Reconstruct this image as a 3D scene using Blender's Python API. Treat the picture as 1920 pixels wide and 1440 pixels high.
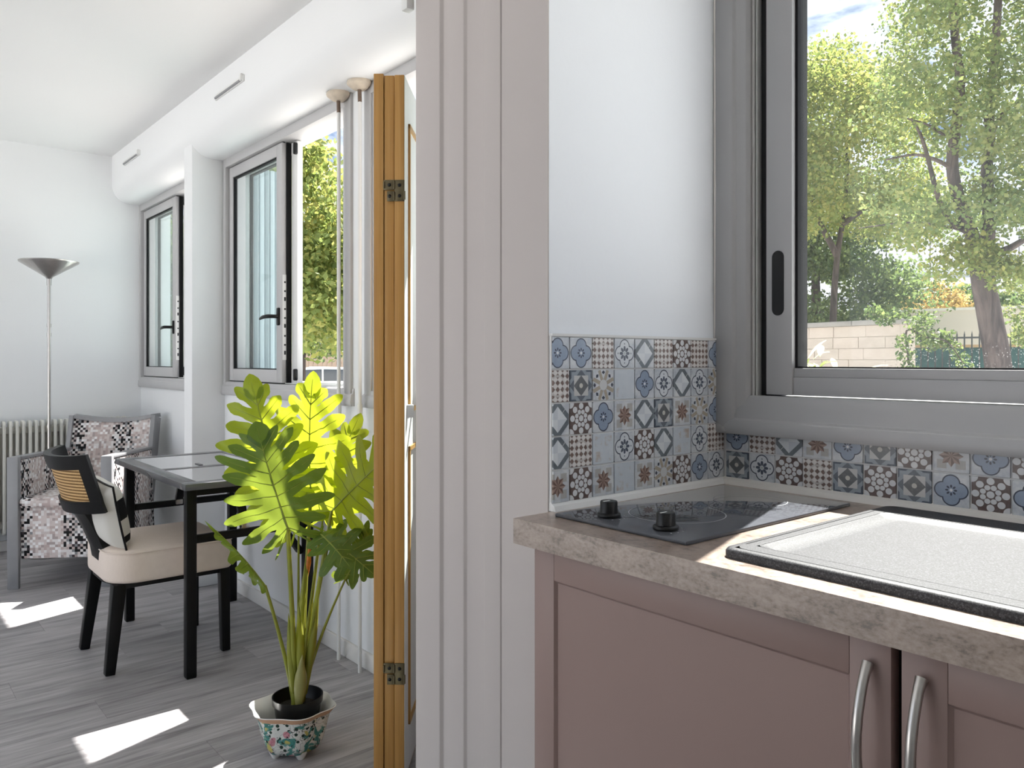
import bpy, bmesh, math, random
import numpy as np
from mathutils import Vector, Matrix, Quaternion

for _o in list(bpy.data.objects):
    bpy.data.objects.remove(_o, do_unlink=True)
S = bpy.context.scene
C = S.collection
PI = math.pi

# ------------------------------------------------------------------ camera
F_PX = 1483.0                      # focal length in pixels of a 1920x1440 frame
YAW = math.radians(50.1)
EYE = Vector((0.0, 0.0, 1.20))
FW = Vector((-math.sin(YAW), math.cos(YAW), 0.0))
RT = Vector((math.cos(YAW), math.sin(YAW), 0.0))
cam_d = bpy.data.cameras.new('camera')
cam = bpy.data.objects.new('camera', cam_d)
C.objects.link(cam)
cam.location = EYE
cam.rotation_euler = (PI / 2, 0, YAW)
cam_d.sensor_width = 36.0
cam_d.lens = F_PX / 1920 * 36.0
cam_d.shift_y = -45 / 1920
cam_d.clip_start = 0.02
cam_d.clip_end = 400
S.camera = cam

# ------------------------------------------------------------------ world
SKY = 1.45
SUN = 16.0
W = bpy.data.worlds.new('sky')
S.world = W
W.use_nodes = True
nt = W.node_tree
nt.nodes.clear()
o = nt.nodes.new('ShaderNodeOutputWorld')
bg = nt.nodes.new('ShaderNodeBackground')
tc = nt.nodes.new('ShaderNodeTexCoord')
mp = nt.nodes.new('ShaderNodeMapping')
mp.inputs['Scale'].default_value = (1.0, 1.0, 3.2)
nz = nt.nodes.new('ShaderNodeTexNoise')
nz.inputs['Scale'].default_value = 13.0
nz.inputs['Detail'].default_value = 7.0
nz.inputs['Roughness'].default_value = 0.55
rp = nt.nodes.new('ShaderNodeValToRGB')
rp.color_ramp.elements[0].position = 0.33
rp.color_ramp.elements[0].color = (0.17, 0.24, 0.38, 1)
rp.color_ramp.elements[1].position = 0.49
rp.color_ramp.elements[1].color = (0.58, 0.635, 0.72, 1)
nt.links.new(tc.outputs['Generated'], mp.inputs['Vector'])
nt.links.new(mp.outputs['Vector'], nz.inputs['Vector'])
nt.links.new(nz.outputs['Fac'], rp.inputs['Fac'])
nt.links.new(rp.outputs['Color'], bg.inputs['Color'])
bg.inputs['Strength'].default_value = SKY
nt.links.new(bg.outputs['Background'], o.inputs['Surface'])

# ------------------------------------------------------------------ sun
SUN_DIR = Vector((0.205, -0.62, -1.0)).normalized()
sd = bpy.data.lights.new('sun', 'SUN')
sd.energy = SUN
sd.angle = math.radians(0.53)
sd.color = (1.0, 0.97, 0.93)
sun = bpy.data.objects.new('sun', sd)
C.objects.link(sun)
sun.rotation_euler = SUN_DIR.to_track_quat('-Z', 'Y').to_euler()
sun.location = (-3, 12, 14)

vs = S.view_settings
vs.view_transform = 'Standard'
vs.look = 'None'
vs.exposure = 0.50
vs.gamma = 1.0
vs.use_curve_mapping = False
S.cycles.max_bounces = 12
S.cycles.transparent_max_bounces = 24
S.cycles.sample_clamp_indirect = 8.0


def P(px, py, d):
    """World point seen at a photograph pixel, d metres in front of the lens."""
    return EYE + FW * d + RT * ((px - 960) / F_PX * d) + Vector((0, 0, (675 - py) / F_PX * d))


# ------------------------------------------------------------------ node maths
class V:
    def __init__(s, t, sock):
        s.t, s.k = t, sock

    def _m(s, op, *a, clamp=False):
        n = s.t.nodes.new('ShaderNodeMath')
        n.operation = op
        n.use_clamp = clamp
        for i, x in enumerate((s,) + a):
            if isinstance(x, V):
                s.t.links.new(x.k, n.inputs[i])
            else:
                n.inputs[i].default_value = float(x)
        return V(s.t, n.outputs[0])

    def __add__(s, b): return s._m('ADD', b)
    __radd__ = __add__
    def __sub__(s, b): return s._m('SUBTRACT', b)
    def __rsub__(s, b): return (s * -1) + b
    def __mul__(s, b): return s._m('MULTIPLY', b)
    __rmul__ = __mul__
    def __truediv__(s, b): return s._m('DIVIDE', b)
    def __lt__(s, b): return s._m('LESS_THAN', b)
    def __gt__(s, b): return s._m('GREATER_THAN', b)
    def abs(s): return s._m('ABSOLUTE')
    def min(s, b): return s._m('MINIMUM', b)
    def max(s, b): return s._m('MAXIMUM', b)
    def sqrt(s): return s._m('SQRT')
    def sin(s): return s._m('SINE')
    def cos(s): return s._m('COSINE')
    def floor(s): return s._m('FLOOR')
    def mod(s, b): return s._m('FLOORED_MODULO', b)
    def atan2(s, b): return s._m('ARCTAN2', b)
    def pow(s, b): return s._m('POWER', b)
    def clamp(s): return s._m('ADD', 0.0, clamp=True)


class Mat:
    """A node material with small helpers around one Principled BSDF."""
    def __init__(s, name, col=(.8, .8, .8), rough=.5, metal=0.0, spec=0.5):
        s.m = bpy.data.materials.new(name)
        s.m.use_nodes = True
        s.t = s.m.node_tree
        s.p = s.t.nodes['Principled BSDF']
        s.out = s.t.nodes['Material Output']
        s.p.inputs['Base Color'].default_value = (*col, 1)
        s.p.inputs['Roughness'].default_value = rough
        s.p.inputs['Metallic'].default_value = metal
        s.p.inputs['Specular IOR Level'].default_value = spec

    def node(s, kind): return s.t.nodes.new(kind)

    def coord(s, which='Object'):
        n = s.node('ShaderNodeTexCoord')
        return n.outputs[which]

    def pos(s):
        return s.node('ShaderNodeNewGeometry').outputs['Position']

    def xyz(s, which='Object', sock=None):
        n = s.node('ShaderNodeSeparateXYZ')
        s.t.links.new(sock if sock is not None else s.coord(which), n.inputs[0])
        return [V(s.t, n.outputs[i]) for i in range(3)]

    def vec(s, x, y, z=0.0):
        n = s.node('ShaderNodeCombineXYZ')
        for i, a in enumerate((x, y, z)):
            if isinstance(a, V): s.t.links.new(a.k, n.inputs[i])
            else: n.inputs[i].default_value = a
        return n.outputs[0]

    def mapped(s, sock, scale=(1, 1, 1), loc=(0, 0, 0), rot=(0, 0, 0)):
        n = s.node('ShaderNodeMapping')
        n.inputs['Scale'].default_value = scale
        n.inputs['Location'].default_value = loc
        n.inputs['Rotation'].default_value = rot
        s.t.links.new(sock, n.inputs[0])
        return n.outputs[0]

    def noise(s, sock, scale, detail=3.0, rough=.5, dist=0.0, out='Fac'):
        n = s.node('ShaderNodeTexNoise')
        n.inputs['Scale'].default_value = scale
        n.inputs['Detail'].default_value = detail
        n.inputs['Roughness'].default_value = rough
        n.inputs['Distortion'].default_value = dist
        s.t.links.new(sock, n.inputs['Vector'])
        return V(s.t, n.outputs['Fac']) if out == 'Fac' else n.outputs['Color']

    def white(s, sock):
        n = s.node('ShaderNodeTexWhiteNoise')
        n.noise_dimensions = '3D'
        s.t.links.new(sock, n.inputs['Vector'])
        return V(s.t, n.outputs['Value'])

    def voronoi(s, sock, scale, out='Distance', feature='F1', rand=1.0):
        n = s.node('ShaderNodeTexVoronoi')
        n.feature = feature
        n.inputs['Scale'].default_value = scale
        n.inputs['Randomness'].default_value = rand
        s.t.links.new(sock, n.inputs['Vector'])
        return V(s.t, n.outputs[out]) if out == 'Distance' else n.outputs[out]

    def rand(s):
        n = s.node('ShaderNodeObjectInfo')
        return V(s.t, n.outputs['Random'])

    def col(s, c):
        n = s.node('ShaderNodeRGB')
        n.outputs[0].default_value = (*c, 1)
        return n.outputs[0]

    def mix(s, f, a, b, blend='MIX'):
        n = s.node('ShaderNodeMix')
        n.data_type = 'RGBA'
        n.blend_type = blend
        if isinstance(f, V): s.t.links.new(f.k, n.inputs[0])
        else: n.inputs[0].default_value = f
        for i, a_ in ((6, a), (7, b)):
            if isinstance(a_, tuple): n.inputs[i].default_value = (*a_, 1)
            else: s.t.links.new(a_, n.inputs[i])
        return n.outputs[2]

    def ramp(s, f, stops, interp='LINEAR'):
        n = s.node('ShaderNodeValToRGB')
        cr = n.color_ramp
        cr.interpolation = interp
        while len(cr.elements) < len(stops): cr.elements.new(0.5)
        for e, (p, c) in zip(cr.elements, stops):
            e.position = p
            e.color = (*c, 1)
        s.t.links.new(f.k, n.inputs[0])
        return n.outputs[0]

    def base(s, sock):
        s.t.links.new(sock, s.p.inputs['Base Color'])
        return s

    def link(s, name, v):
        s.t.links.new(v.k if isinstance(v, V) else v, s.p.inputs[name])
        return s

    def bump(s, v, strength=.2, dist=.002):
        n = s.node('ShaderNodeBump')
        n.inputs['Strength'].default_value = strength
        n.inputs['Distance'].default_value = dist
        s.t.links.new(v.k, n.inputs['Height'])
        s.t.links.new(n.outputs[0], s.p.inputs['Normal'])
        return s

    def translucent(s, colsock, fac):
        tr = s.node('ShaderNodeBsdfTranslucent')
        if isinstance(colsock, tuple): tr.inputs[0].default_value = (*colsock, 1)
        else: s.t.links.new(colsock, tr.inputs[0])
        mx = s.node('ShaderNodeMixShader')
        mx.inputs[0].default_value = fac
        s.t.links.new(s.p.outputs[0], mx.inputs[1])
        s.t.links.new(tr.outputs[0], mx.inputs[2])
        s.t.links.new(mx.outputs[0], s.out.inputs[0])
        return s


def plaster(name, c, amp=.04, rough=.75, bump=.12):
    m = Mat(name, c, rough, spec=.25)
    p = m.pos()
    n = m.noise(p, 1.3, 4)
    d = tuple(max(0, x - amp) for x in c)
    m.base(m.mix(n, d, c))
    m.bump(m.noise(p, 90, 4), bump, .002)
    return m.m


def simple(name, c, rough=.5, metal=0.0, spec=.5, var=.12, scale=14, bump=0.0, bscale=120):
    m = Mat(name, c, rough, metal, spec)
    p = m.coord('Object')
    n = m.noise(p, scale, 3)
    m.base(m.mix(n, tuple(x * (1 - var) for x in c), tuple(min(1, x * (1 + var)) for x in c)))
    if bump: m.bump(m.noise(p, bscale, 3), bump, .001)
    return m.m


def glass(name, tint=(1, 1, 1), haze=0.0, dust=False, refl=1.0):
    m = Mat(name)
    t = m.t
    tr = m.node('ShaderNodeBsdfTransparent'); tr.inputs[0].default_value = (*tint, 1)
    gl = m.node('ShaderNodeBsdfGlossy'); gl.inputs['Roughness'].default_value = 0.02
    fr = m.node('ShaderNodeLayerWeight'); fr.inputs[0].default_value = .5
    f = (V(t, fr.outputs['Facing']).pow(5.0) * .9 + .022) * refl
    mx = m.node('ShaderNodeMixShader')
    t.links.new(f.k, mx.inputs[0]); t.links.new(tr.outputs[0], mx.inputs[1]); t.links.new(gl.outputs[0], mx.inputs[2])
    last = mx.outputs[0]
    if haze or dust:
        df = m.node('ShaderNodeBsdfTranslucent'); df.inputs[0].default_value = (.9, .9, .88, 1)
        mx2 = m.node('ShaderNodeMixShader')
        h = m.noise(m.pos(), 9, 3) * haze * 2.0
        if dust:
            x, y, z = m.xyz(sock=m.pos())
            d = m.voronoi(m.pos(), 190)
            clus = (m.noise(m.pos(), 13, 2) - .40) * 5
            low = ((1.235 - z) * 12).clamp() * ((x + .80) * 4).clamp()
            spk = (d < .2) * (clus.clamp() * low)
            h = h.max(spk * .6)
        t.links.new(h.k, mx2.inputs[0]); t.links.new(last, mx2.inputs[1]); t.links.new(df.outputs[0], mx2.inputs[2])
        last = mx2.outputs[0]
    t.links.new(last, m.out.inputs[0])
    return m.m


# ------------------------------------------------------------------ mesh building
def off(ob):
    v = Vector((0, 0, 0))
    while ob is not None:
        v += ob.location
        ob = ob.parent
    return v


class MB:
    def __init__(s):
        s.v, s.f, s.mi = [], [], []
        s.cur = 0

    def add(s, vs, fs):
        n = len(s.v)
        s.v += [tuple(x) for x in vs]
        s.f += [tuple(i + n for i in f) for f in fs]
        s.mi += [s.cur] * len(fs)
        return s

    def box(s, x0, x1, y0, y1, z0, z1, M=None):
        vs = [(x, y, z) for z in (z0, z1) for y in (y0, y1) for x in (x0, x1)]
        if M is not None: vs = [M @ Vector(v) for v in vs]
        return s.add(vs, [(0, 2, 3, 1), (4, 5, 7, 6), (0, 1, 5, 4), (2, 6, 7, 3), (0, 4, 6, 2), (1, 3, 7, 5)])

    def beam(s, a, b, w, h, up=(0, 0, 1), w2=None, h2=None):
        a, b = Vector(a), Vector(b)
        d = (b - a).normalized()
        u = Vector(up)
        r = d.cross(u).normalized()
        u = r.cross(d).normalized()
        w2 = w if w2 is None else w2
        h2 = h if h2 is None else h2
        vs = [a + r * x * w / 2 + u * y * h / 2 for x, y in ((-1, -1), (1, -1), (1, 1), (-1, 1))]
        vs += [b + r * x * w2 / 2 + u * y * h2 / 2 for x, y in ((-1, -1), (1, -1), (1, 1), (-1, 1))]
        return s.add(vs, [(3, 2, 1, 0), (4, 5, 6, 7), (0, 1, 5, 4), (1, 2, 6, 5), (2, 3, 7, 6), (3, 0, 4, 7)])

    def tube(s, pts, r, n=10, cap=True, up=None):
        pts = [Vector(p) for p in pts]
        rr = r if isinstance(r, (list, tuple)) else [r] * len(pts)
        vs, fs = [], []
        u = None
        for i, p in enumerate(pts):
            d = (pts[min(i + 1, len(pts) - 1)] - pts[max(i - 1, 0)]).normalized()
            if u is None:
                a = Vector((0, 0, 1)) if abs(d.z) < .9 else Vector((1, 0, 0))
                u = (a - d * a.dot(d)).normalized()
            else:
                u = (u - d * u.dot(d)).normalized()
            w = d.cross(u)
            for k in range(n):
                t = 2 * PI * k / n
                vs.append(p + (u * math.cos(t) + w * math.sin(t)) * rr[i])
        for i in range(len(pts) - 1):
            for k in range(n):
                fs.append((i * n + k, i * n + (k + 1) % n, (i + 1) * n + (k + 1) % n, (i + 1) * n + k))
        if cap:
            fs.append(tuple(range(n - 1, -1, -1)))
            m = (len(pts) - 1) * n
            fs.append(tuple(m + k for k in range(n)))
        return s.add(vs, fs)

    def lathe(s, prof, c=(0, 0, 0), n=32, shape=None, closed=False, caps=True):
        vs, fs = [], []
        for (r, z) in prof:
            for k in range(n):
                t = 2 * PI * k / n
                sx, sy = shape(t, z) if shape else (1, 1)
                vs.append((c[0] + r * math.cos(t) * sx, c[1] + r * math.sin(t) * sy, c[2] + z))
        m = len(prof)
        for i in range(m - 1 + (1 if closed else 0)):
            j = (i + 1) % m
            for k in range(n):
                fs.append((i * n + k, i * n + (k + 1) % n, j * n + (k + 1) % n, j * n + k))
        if not closed and caps:
            if prof[0][0] > 1e-6: fs.append(tuple(range(n - 1, -1, -1)))
            if prof[-1][0] > 1e-6: fs.append(tuple((m - 1) * n + k for k in range(n)))
        return s.add(vs, fs)

    def prism(s, poly, a, b, axis='z'):
        """poly in the two other axes (x,y | x,z | y,z), extruded from a to b."""
        def q(p, h):
            return {'z': (p[0], p[1], h), 'y': (p[0], h, p[1]), 'x': (h, p[0], p[1])}[axis]
        n = len(poly)
        vs = [q(p, a) for p in poly] + [q(p, b) for p in poly]
        fs = [tuple(range(n)), tuple(range(2 * n - 1, n - 1, -1))]
        for i in range(n):
            j = (i + 1) % n
            fs.append((i, i + n, j + n, j))
        return s.add(vs, fs)

    def grid(s, rows, loop=False):
        m, n = len(rows), len(rows[0])
        vs = [p for r in rows for p in r]
        fs = []
        for i in range(m - 1):
            for k in range(n if loop else n - 1):
                fs.append((i * n + k, i * n + (k + 1) % n, (i + 1) * n + (k + 1) % n, (i + 1) * n + k))
        return s.add(vs, fs)

    def build(s, name, mat, parent=None, world=True, bevel=0.0, smooth=False, seg=2, flip=True, kind=None, label=None):
        me = bpy.data.meshes.new(name)
        vs_ = s.v
        if parent is not None and world:
            d = off(parent)
            vs_ = [(v[0] - d.x, v[1] - d.y, v[2] - d.z) for v in s.v]
        me.from_pydata(vs_, [], s.f)
        bm = bmesh.new()
        bm.from_mesh(me)
        mi = s.mi
        if any(mi):
            for f_, i in zip(bm.faces, mi): f_.material_index = i
        if flip: bmesh.ops.recalc_face_normals(bm, faces=bm.faces[:])
        if bevel:
            es = [e for e in bm.edges if len(e.link_faces) == 2 and e.calc_face_angle(0) > .5]
            bmesh.ops.bevel(bm, geom=es, offset=bevel, segments=seg, profile=.5, affect='EDGES', clamp_overlap=True)
        bm.to_mesh(me)
        bm.free()
        if smooth or bevel:
            me.shade_smooth()
            if hasattr(me, 'set_sharp_from_angle'):
                me.set_sharp_from_angle(angle=math.radians(38 if not smooth else 50))
        for m_ in (mat if isinstance(mat, (list, tuple)) else [mat]):
            me.materials.append(m_.m if isinstance(m_, Mat) else m_)
        ob = bpy.data.objects.new(name, me)
        C.objects.link(ob)
        if parent is not None: ob.parent = parent
        if kind: ob['kind'] = kind
        if label: ob['label'] = label
        return ob


def thing(name, label, cat, loc=(0, 0, 0), rotz=0.0, group=None, kind=None):
    e = bpy.data.objects.new(name, None)
    C.objects.link(e)
    e.empty_display_size = .05
    e.location = loc
    e.rotation_euler = (0, 0, rotz)
    return tag(e, label, cat, group, kind)


def tag(ob, label, cat, group=None, kind=None):
    ob['label'] = label
    ob['category'] = cat
    if group: ob['group'] = group
    if kind: ob['kind'] = kind
    return ob


def copy_part(ob, parent, loc=None):
    c = ob.copy()
    C.objects.link(c)
    c.parent = parent
    if loc is not None: c.location = loc
    return c

# ------------------------------------------------------------------ shared materials
M_WALL = plaster('white_plaster', (.85, .86, .87))
M_WALLK = plaster('kitchen_plaster', (.86, .89, .94))
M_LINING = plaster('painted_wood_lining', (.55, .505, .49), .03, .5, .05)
M_CEIL = plaster('ceiling_paint', (.90, .90, .90), .02)
M_ALU = simple('lacquered_aluminium', (.38, .38, .39), .42, 0.0, .5, .05, 4)
M_ALUW = simple('pale_aluminium', (.66, .66, .67), .40, 0.0, .5, .04, 4)
M_ALUL = simple('living_room_aluminium', (.50, .495, .50), .42, 0.0, .5, .04, 4)
M_RUBBER = simple('black_rubber', (.006, .006, .007), .6, 0, .2)
M_BLACKPL = simple('black_plastic', (.006, .006, .0065), .3, 0, .3)
M_WHITEPL = simple('white_plastic', (.78, .78, .77), .4, var=.04)
M_GLASS = glass('window_glass', (.93, .97, .97), .015)
M_GLASSK = glass('dusty_kitchen_glass', (.98, .99, .98), .004, True)
M_STEEL = simple('brushed_steel', (.50, .48, .46), .28, 1.0, .5, .1, 40)
M_BLACKWOOD = simple('black_lacquered_wood', (.006, .006, .0065), .42, 0, .22, .3, 30)
M_GREYWOOD = simple('grey_lacquered_wood', (.27, .27, .28), .4, 0, .5, .1, 20)
M_SILICONE = plaster('grout_and_silicone', (.80, .78, .75), .08, .6)
M_GROUT = plaster('white_grout', (.78, .78, .78), .05, .7)

# =================================================================== THE SHELL
YW = 1.545       # living-room face of the window wall
YK = 1.592       # kitchen face of the window wall
YO = 1.74        # outer face
XB = -5.86       # back wall
ZC = 2.58        # ceiling
ZS, ZH = 1.02, 2.27   # window sill and head
XP = -1.121      # tiled face of the partition (plaster)
OPEN_Y = -2.8
OPEN_X = 1.3


def floor_mat():
    m = Mat('grey_oak_vinyl', (.3, .29, .28), .42, spec=.4)
    p = m.coord('Object')
    r = m.rand()
    x, y, z = m.xyz(sock=p)
    v = m.vec(x * 1.0 + r * 7.0, y * 1.0 + r * 13.0, z)
    g1 = m.noise(m.mapped(v, (26, 2.2, 1)), 1.0, 6, .6, .6)
    g2 = m.noise(m.mapped(v, (110, 5, 1)), 1.0, 3, .6)
    g3 = m.noise(m.mapped(v, (6, 1.2, 1)), 1.0, 4, .6, 1.0)
    c1 = m.ramp(g1 * .65 + g2 * .35, [(.28, (.15, .145, .147)), (.46, (.36, .35, .353)), (.66, (.55, .54, .545))])
    c2 = m.mix(g3, (.70, .68, .70), (1.12, 1.12, 1.12))
    cc = m.mix(1.0, c1, c2, 'MULTIPLY')
    t = r * .22 + .89
    n = m.node('ShaderNodeCombineColor')
    for i in range(3): m.t.links.new(t.k, n.inputs[i])
    m.base(m.mix(1.0, cc, n.outputs[0], 'MULTIPLY'))
    m.bump(g2 * .6 + g1 * .4, .15, .001)
    return m.m


M_FLOOR = floor_mat()
fl = MB().box(XB - .3, OPEN_X, OPEN_Y, YW + .1, -.20, -.006).build('floor', simple('screed', (.12, .12, .12), .8))
tag(fl, 'grey oak-look plank floor across both rooms', 'floor', kind='structure')
# planks run across the room towards the window wall
PW, PL = .185, 1.22
plank_mesh = {}


def plank(x0, x1, y0, y1):
    w, l = round(x1 - x0, 4), round(y1 - y0, 4)
    if (w, l) not in plank_mesh:
        ob = MB().box(0, w - .0008, 0, l - .0008, -.006, 0).build('plank', M_FLOOR, fl, world=False)
        plank_mesh[(w, l)] = ob.data
    else:
        ob = bpy.data.objects.new('plank', plank_mesh[(w, l)])
        C.objects.link(ob)
        ob.parent = fl
    ob.location = (x0, y0, 0)


rng = random.Random(4)
x = XB
col = 0
while x < OPEN_X - .01:
    x1 = min(x + PW, OPEN_X)
    yend = YW if x1 < XP else YK
    y = OPEN_Y - [0.0, .41, .82, .2, .6, 1.0][col % 6]
    while y < yend - .001:
        y1 = min(y + PL, yend)
        if y1 > OPEN_Y:
            plank(x, x1, max(y, OPEN_Y), y1)
        y = y1
    x = x1
    col += 1

ce = MB().box(XB - .3, OPEN_X, OPEN_Y, YO, ZC, ZC + .2).build('ceiling', M_CEIL)
tag(ce, 'plain white painted ceiling', 'ceiling', kind='structure')
wb = MB().box(XB - .3, XB, OPEN_Y, YO, -.2, ZC + .2).build('wall_back', M_WALL)
tag(wb, 'white wall behind the floor lamp and radiator', 'wall', kind='structure')

# window wall
PIER1 = (-4.39, -4.25)
PIER2 = (-2.84, -2.73)
XW3 = -1.593
w = MB()
w.box(XB, -1.30, YW, YO, -.2, ZS)
w.box(-1.30, OPEN_X, YK, YO, -.2, 1.036)
w.box(XB, OPEN_X, YW + .02, YO, ZH, ZC + .3)
w.box(PIER1[0], PIER1[1], YW, YO, ZS, ZH)
w.box(PIER2[0], PIER2[1], YW, YO, ZS, ZH)
wf = w.build('wall_window', M_WALL)
tag(wf, 'white window wall running past both rooms', 'wall', kind='structure')
# pillar
pl = MB().box(-4.386, -4.258, 1.372, YW + .01, 0, ZH + .2).build('column', M_WALL, wf, bevel=.006)

# boxed-in soffit with a rounded lower edge above the living-room windows
poly = [(YW + .03, ZC), (1.36, ZC), (1.36, ZH + .115)]
for i in range(1, 11):
    a = PI + PI / 2 * i / 10
    poly.append((1.475 + .115 * math.cos(a), ZH + .115 + .115 * math.sin(a)))
poly.append((YW + .03, ZH))
sf = MB().prism(poly, XB, XW3 + .08, 'x').build('trim_1', M_WALL, bevel=0, smooth=True)
tag(sf, 'white boxed-in soffit with rounded lower edge above the windows', 'soffit', kind='structure')

# air inlet grilles on the soffit
for xg, lg in ((-3.68, .36), (-5.35, .36)):
    t = thing('air_vent', {-3.68: 'white slot air vent on the soffit above the two-sash window beside the heating pipes',
                           -5.35: 'white slot air vent on the soffit close to the back wall'}[xg], 'air vent',
              (xg, 1.36, 2.47), group='air vents on the soffit')
    MB().box(xg - lg / 2, xg + lg / 2, 1.352, 1.361, 2.455, 2.485).build('vent_body', M_WHITEPL, t, bevel=.003)
    MB().box(xg - lg / 2 + .015, xg + lg / 2 - .03, 1.344, 1.353, 2.458, 2.466).build('vent_slot', M_GREYWOOD, t)
    MB().box(xg + lg / 2 - .022, xg + lg / 2 - .004, 1.342, 1.353, 2.457, 2.489).build('end_cap', M_WHITEPL, t, bevel=.002)

# skirting boards
sk = MB().box(XB, XW3, YW - .014, YW + .001, 0, .065).build('baseboard_window', simple('skirting_paint', (.78, .76, .73), .45, var=.04), bevel=.003)
tag(sk, 'white skirting board along the window wall', 'skirting board', kind='structure')
sk = MB().box(XB - .001, XB + .014, OPEN_Y, YW - .014, 0, .065).build('baseboard_back', simple('skirting_paint_back', (.78, .76, .73), .45, var=.04), bevel=.003)
tag(sk, 'white skirting board along the back wall behind the radiator', 'skirting board', kind='structure')

# unseen kitchen walls behind and beside the camera, added to cut the light
wr = MB().box(OPEN_X, OPEN_X + .15, -1.45, YO, -.2, ZC + .2).build('wall_right', M_WALL)
tag(wr, 'unseen white kitchen end wall beyond the sink, added to block light', 'wall', kind='structure')
wk = MB().box(-1.05, OPEN_X + .15, -1.45, -1.30, -.2, ZC + .2).build('wall_rear', M_WALL)
tag(wk, 'unseen white kitchen wall facing the worktop, added to block light', 'wall', kind='structure')

# partition between the rooms
pt = MB().box(-1.262, XP, 1.030, YO, -.1, ZC + .1).build('wall_partition', M_WALLK, bevel=0)
MB().box(-1.262, XP - .0005, 1.0275, 1.0305, 0, ZC).build('end_shade_skin', M_LINING, pt)  # thin skin on the wall end, warm bounce and shade in its colour
tag(pt, 'white partition wall carrying the patterned splashback tiles', 'wall', kind='structure')
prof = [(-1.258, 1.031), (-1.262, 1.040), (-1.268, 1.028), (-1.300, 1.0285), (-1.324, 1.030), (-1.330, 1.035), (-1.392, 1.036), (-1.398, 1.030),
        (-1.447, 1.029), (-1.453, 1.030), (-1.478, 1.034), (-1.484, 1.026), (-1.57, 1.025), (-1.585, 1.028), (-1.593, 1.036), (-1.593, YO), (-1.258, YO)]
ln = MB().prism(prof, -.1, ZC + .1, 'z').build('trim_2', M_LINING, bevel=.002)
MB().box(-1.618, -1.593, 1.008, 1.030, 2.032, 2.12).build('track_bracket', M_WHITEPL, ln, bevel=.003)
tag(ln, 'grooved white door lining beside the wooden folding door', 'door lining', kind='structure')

# =================================================================== WINDOWS
def frame_ring(m, x0, x1, z0, z1, y0, y1, wl, wr, wb, wt):
    m.box(x0, x0 + wl, y0, y1, z0, z1)
    m.box(x1 - wr, x1, y0, y1, z0, z1)
    m.box(x0 + wl, x1 - wr, y0, y1, z0, z0 + wb)
    m.box(x0 + wl, x1 - wr, y0, y1, z1 - wt, z1)
    return m


def handle_lever(parent, x, y, z):
    h = MB().box(x - .013, x + .013, y - .010, y + .002, z - .042, z + .042).build('handle', M_BLACKPL, parent, bevel=.007)
    MB().tube([(x, y - .008, z), (x, y - .042, z), (x - .02, y - .052, z), (x - .07, y - .050, z - .002), (x - .118, y - .044, z - .008)],
              [.009, .009, .0095, .009, .006], 10).build('lever', M_BLACKPL, h, smooth=True)


def living_window(n, x0, x1, label, slide=.085, handle=True):
    r = thing('window_%d' % n, label, 'window', (x0, YW, ZS), kind='structure')
    f = MB()
    frame_ring(f, x0, x1, ZS + .04, ZH, 1.532, 1.66, .034, .050, .022, .045)
    f.build('frame', M_ALUL, r, bevel=.002)
    MB().prism([(x1 - .105, 1.66), (x1 - .105, 1.560), (x1 - .098, 1.552), (x1 - .078, 1.552), (x1 - .072, 1.542), (x1 - .050, 1.540), (x1 - .045, 1.66)],
               ZS + .06, ZH - .04, 'z').build('stepped_jamb', M_ALUL, r, bevel=.0015)
    # stepped lower frame and apron
    MB().prism([(1.66, ZS - .005), (1.528, ZS - .005), (1.524, ZS + .008), (1.528, ZS + .042), (1.538, ZS + .048), (1.54, ZS + .066), (1.66, ZS + .066)],
               x0 - .012, x1 + .012, 'x').build('sill_profile', M_ALUL, r, bevel=.002)
    MB().box(x0, x1, 1.64, YO + .10, ZS + .03, ZS + .068).build('outer_sill', M_WHITEPL, r, bevel=.004)
    xm = (x0 + x1) / 2
    zb, zt = ZS + .072, ZH - .05
    # sealing strip between frame and inner sash
    s = MB()
    frame_ring(s, x0 + .035, xm + .01, zb - .004, zt + .004, 1.556, 1.566, .012, .001, .003, .006)
    s.build('seal', M_RUBBER, r)

    def sash(a, b, y, tone):
        q = MB()
        frame_ring(q, a, b, zb, zt, y, y + .028, .045, .062, .062, .055)
        so = q.build('sash', tone, r, bevel=.002)
        g = MB()
        frame_ring(g, a + .045, b - .062, zb + .062, zt - .055, y + .006, y + .022, .010, .004, .004, .008)
        g.build('glazing_seal', M_RUBBER, so)
        MB().box(a + .045, b - .062, y + .012, y + .016, zb + .062, zt - .055).build('glass', M_GLASS, so)
        return so
    sa = sash(x0 + .05, xm + .012, 1.549, M_ALUL)
    if handle: handle_lever(sa, xm - .020, 1.549, 1.405)
    sb = sash(x0 + .16, xm + slide, 1.592, M_WHITEPL)  # outer sash toned whiter to stand in for light on its stile
    MB().box(xm + .012, xm + .022, 1.570, 1.592, zb, zt).build('brush_seal', M_RUBBER, r)
    k = MB().box(xm + .0125, xm + .0150, 1.552, 1.574, 1.20, 1.60).build('lock_strip', M_WHITEPL, sa)
    for i in range(9):
        zz = 1.225 + i * .042
        MB().box(xm + .0148, xm + .0160, 1.559, 1.567, zz, zz + (.008 if i % 3 else .018)).build('lock_slot', M_BLACKPL, sa)
    for zz in (zt - .065, zb + .012):
        MB().box(xm + slide - .012, xm + slide + .006, 1.574, 1.594, zz, zz + .055).build('end_stop', M_BLACKPL, sb, bevel=.006)
    return r


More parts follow.
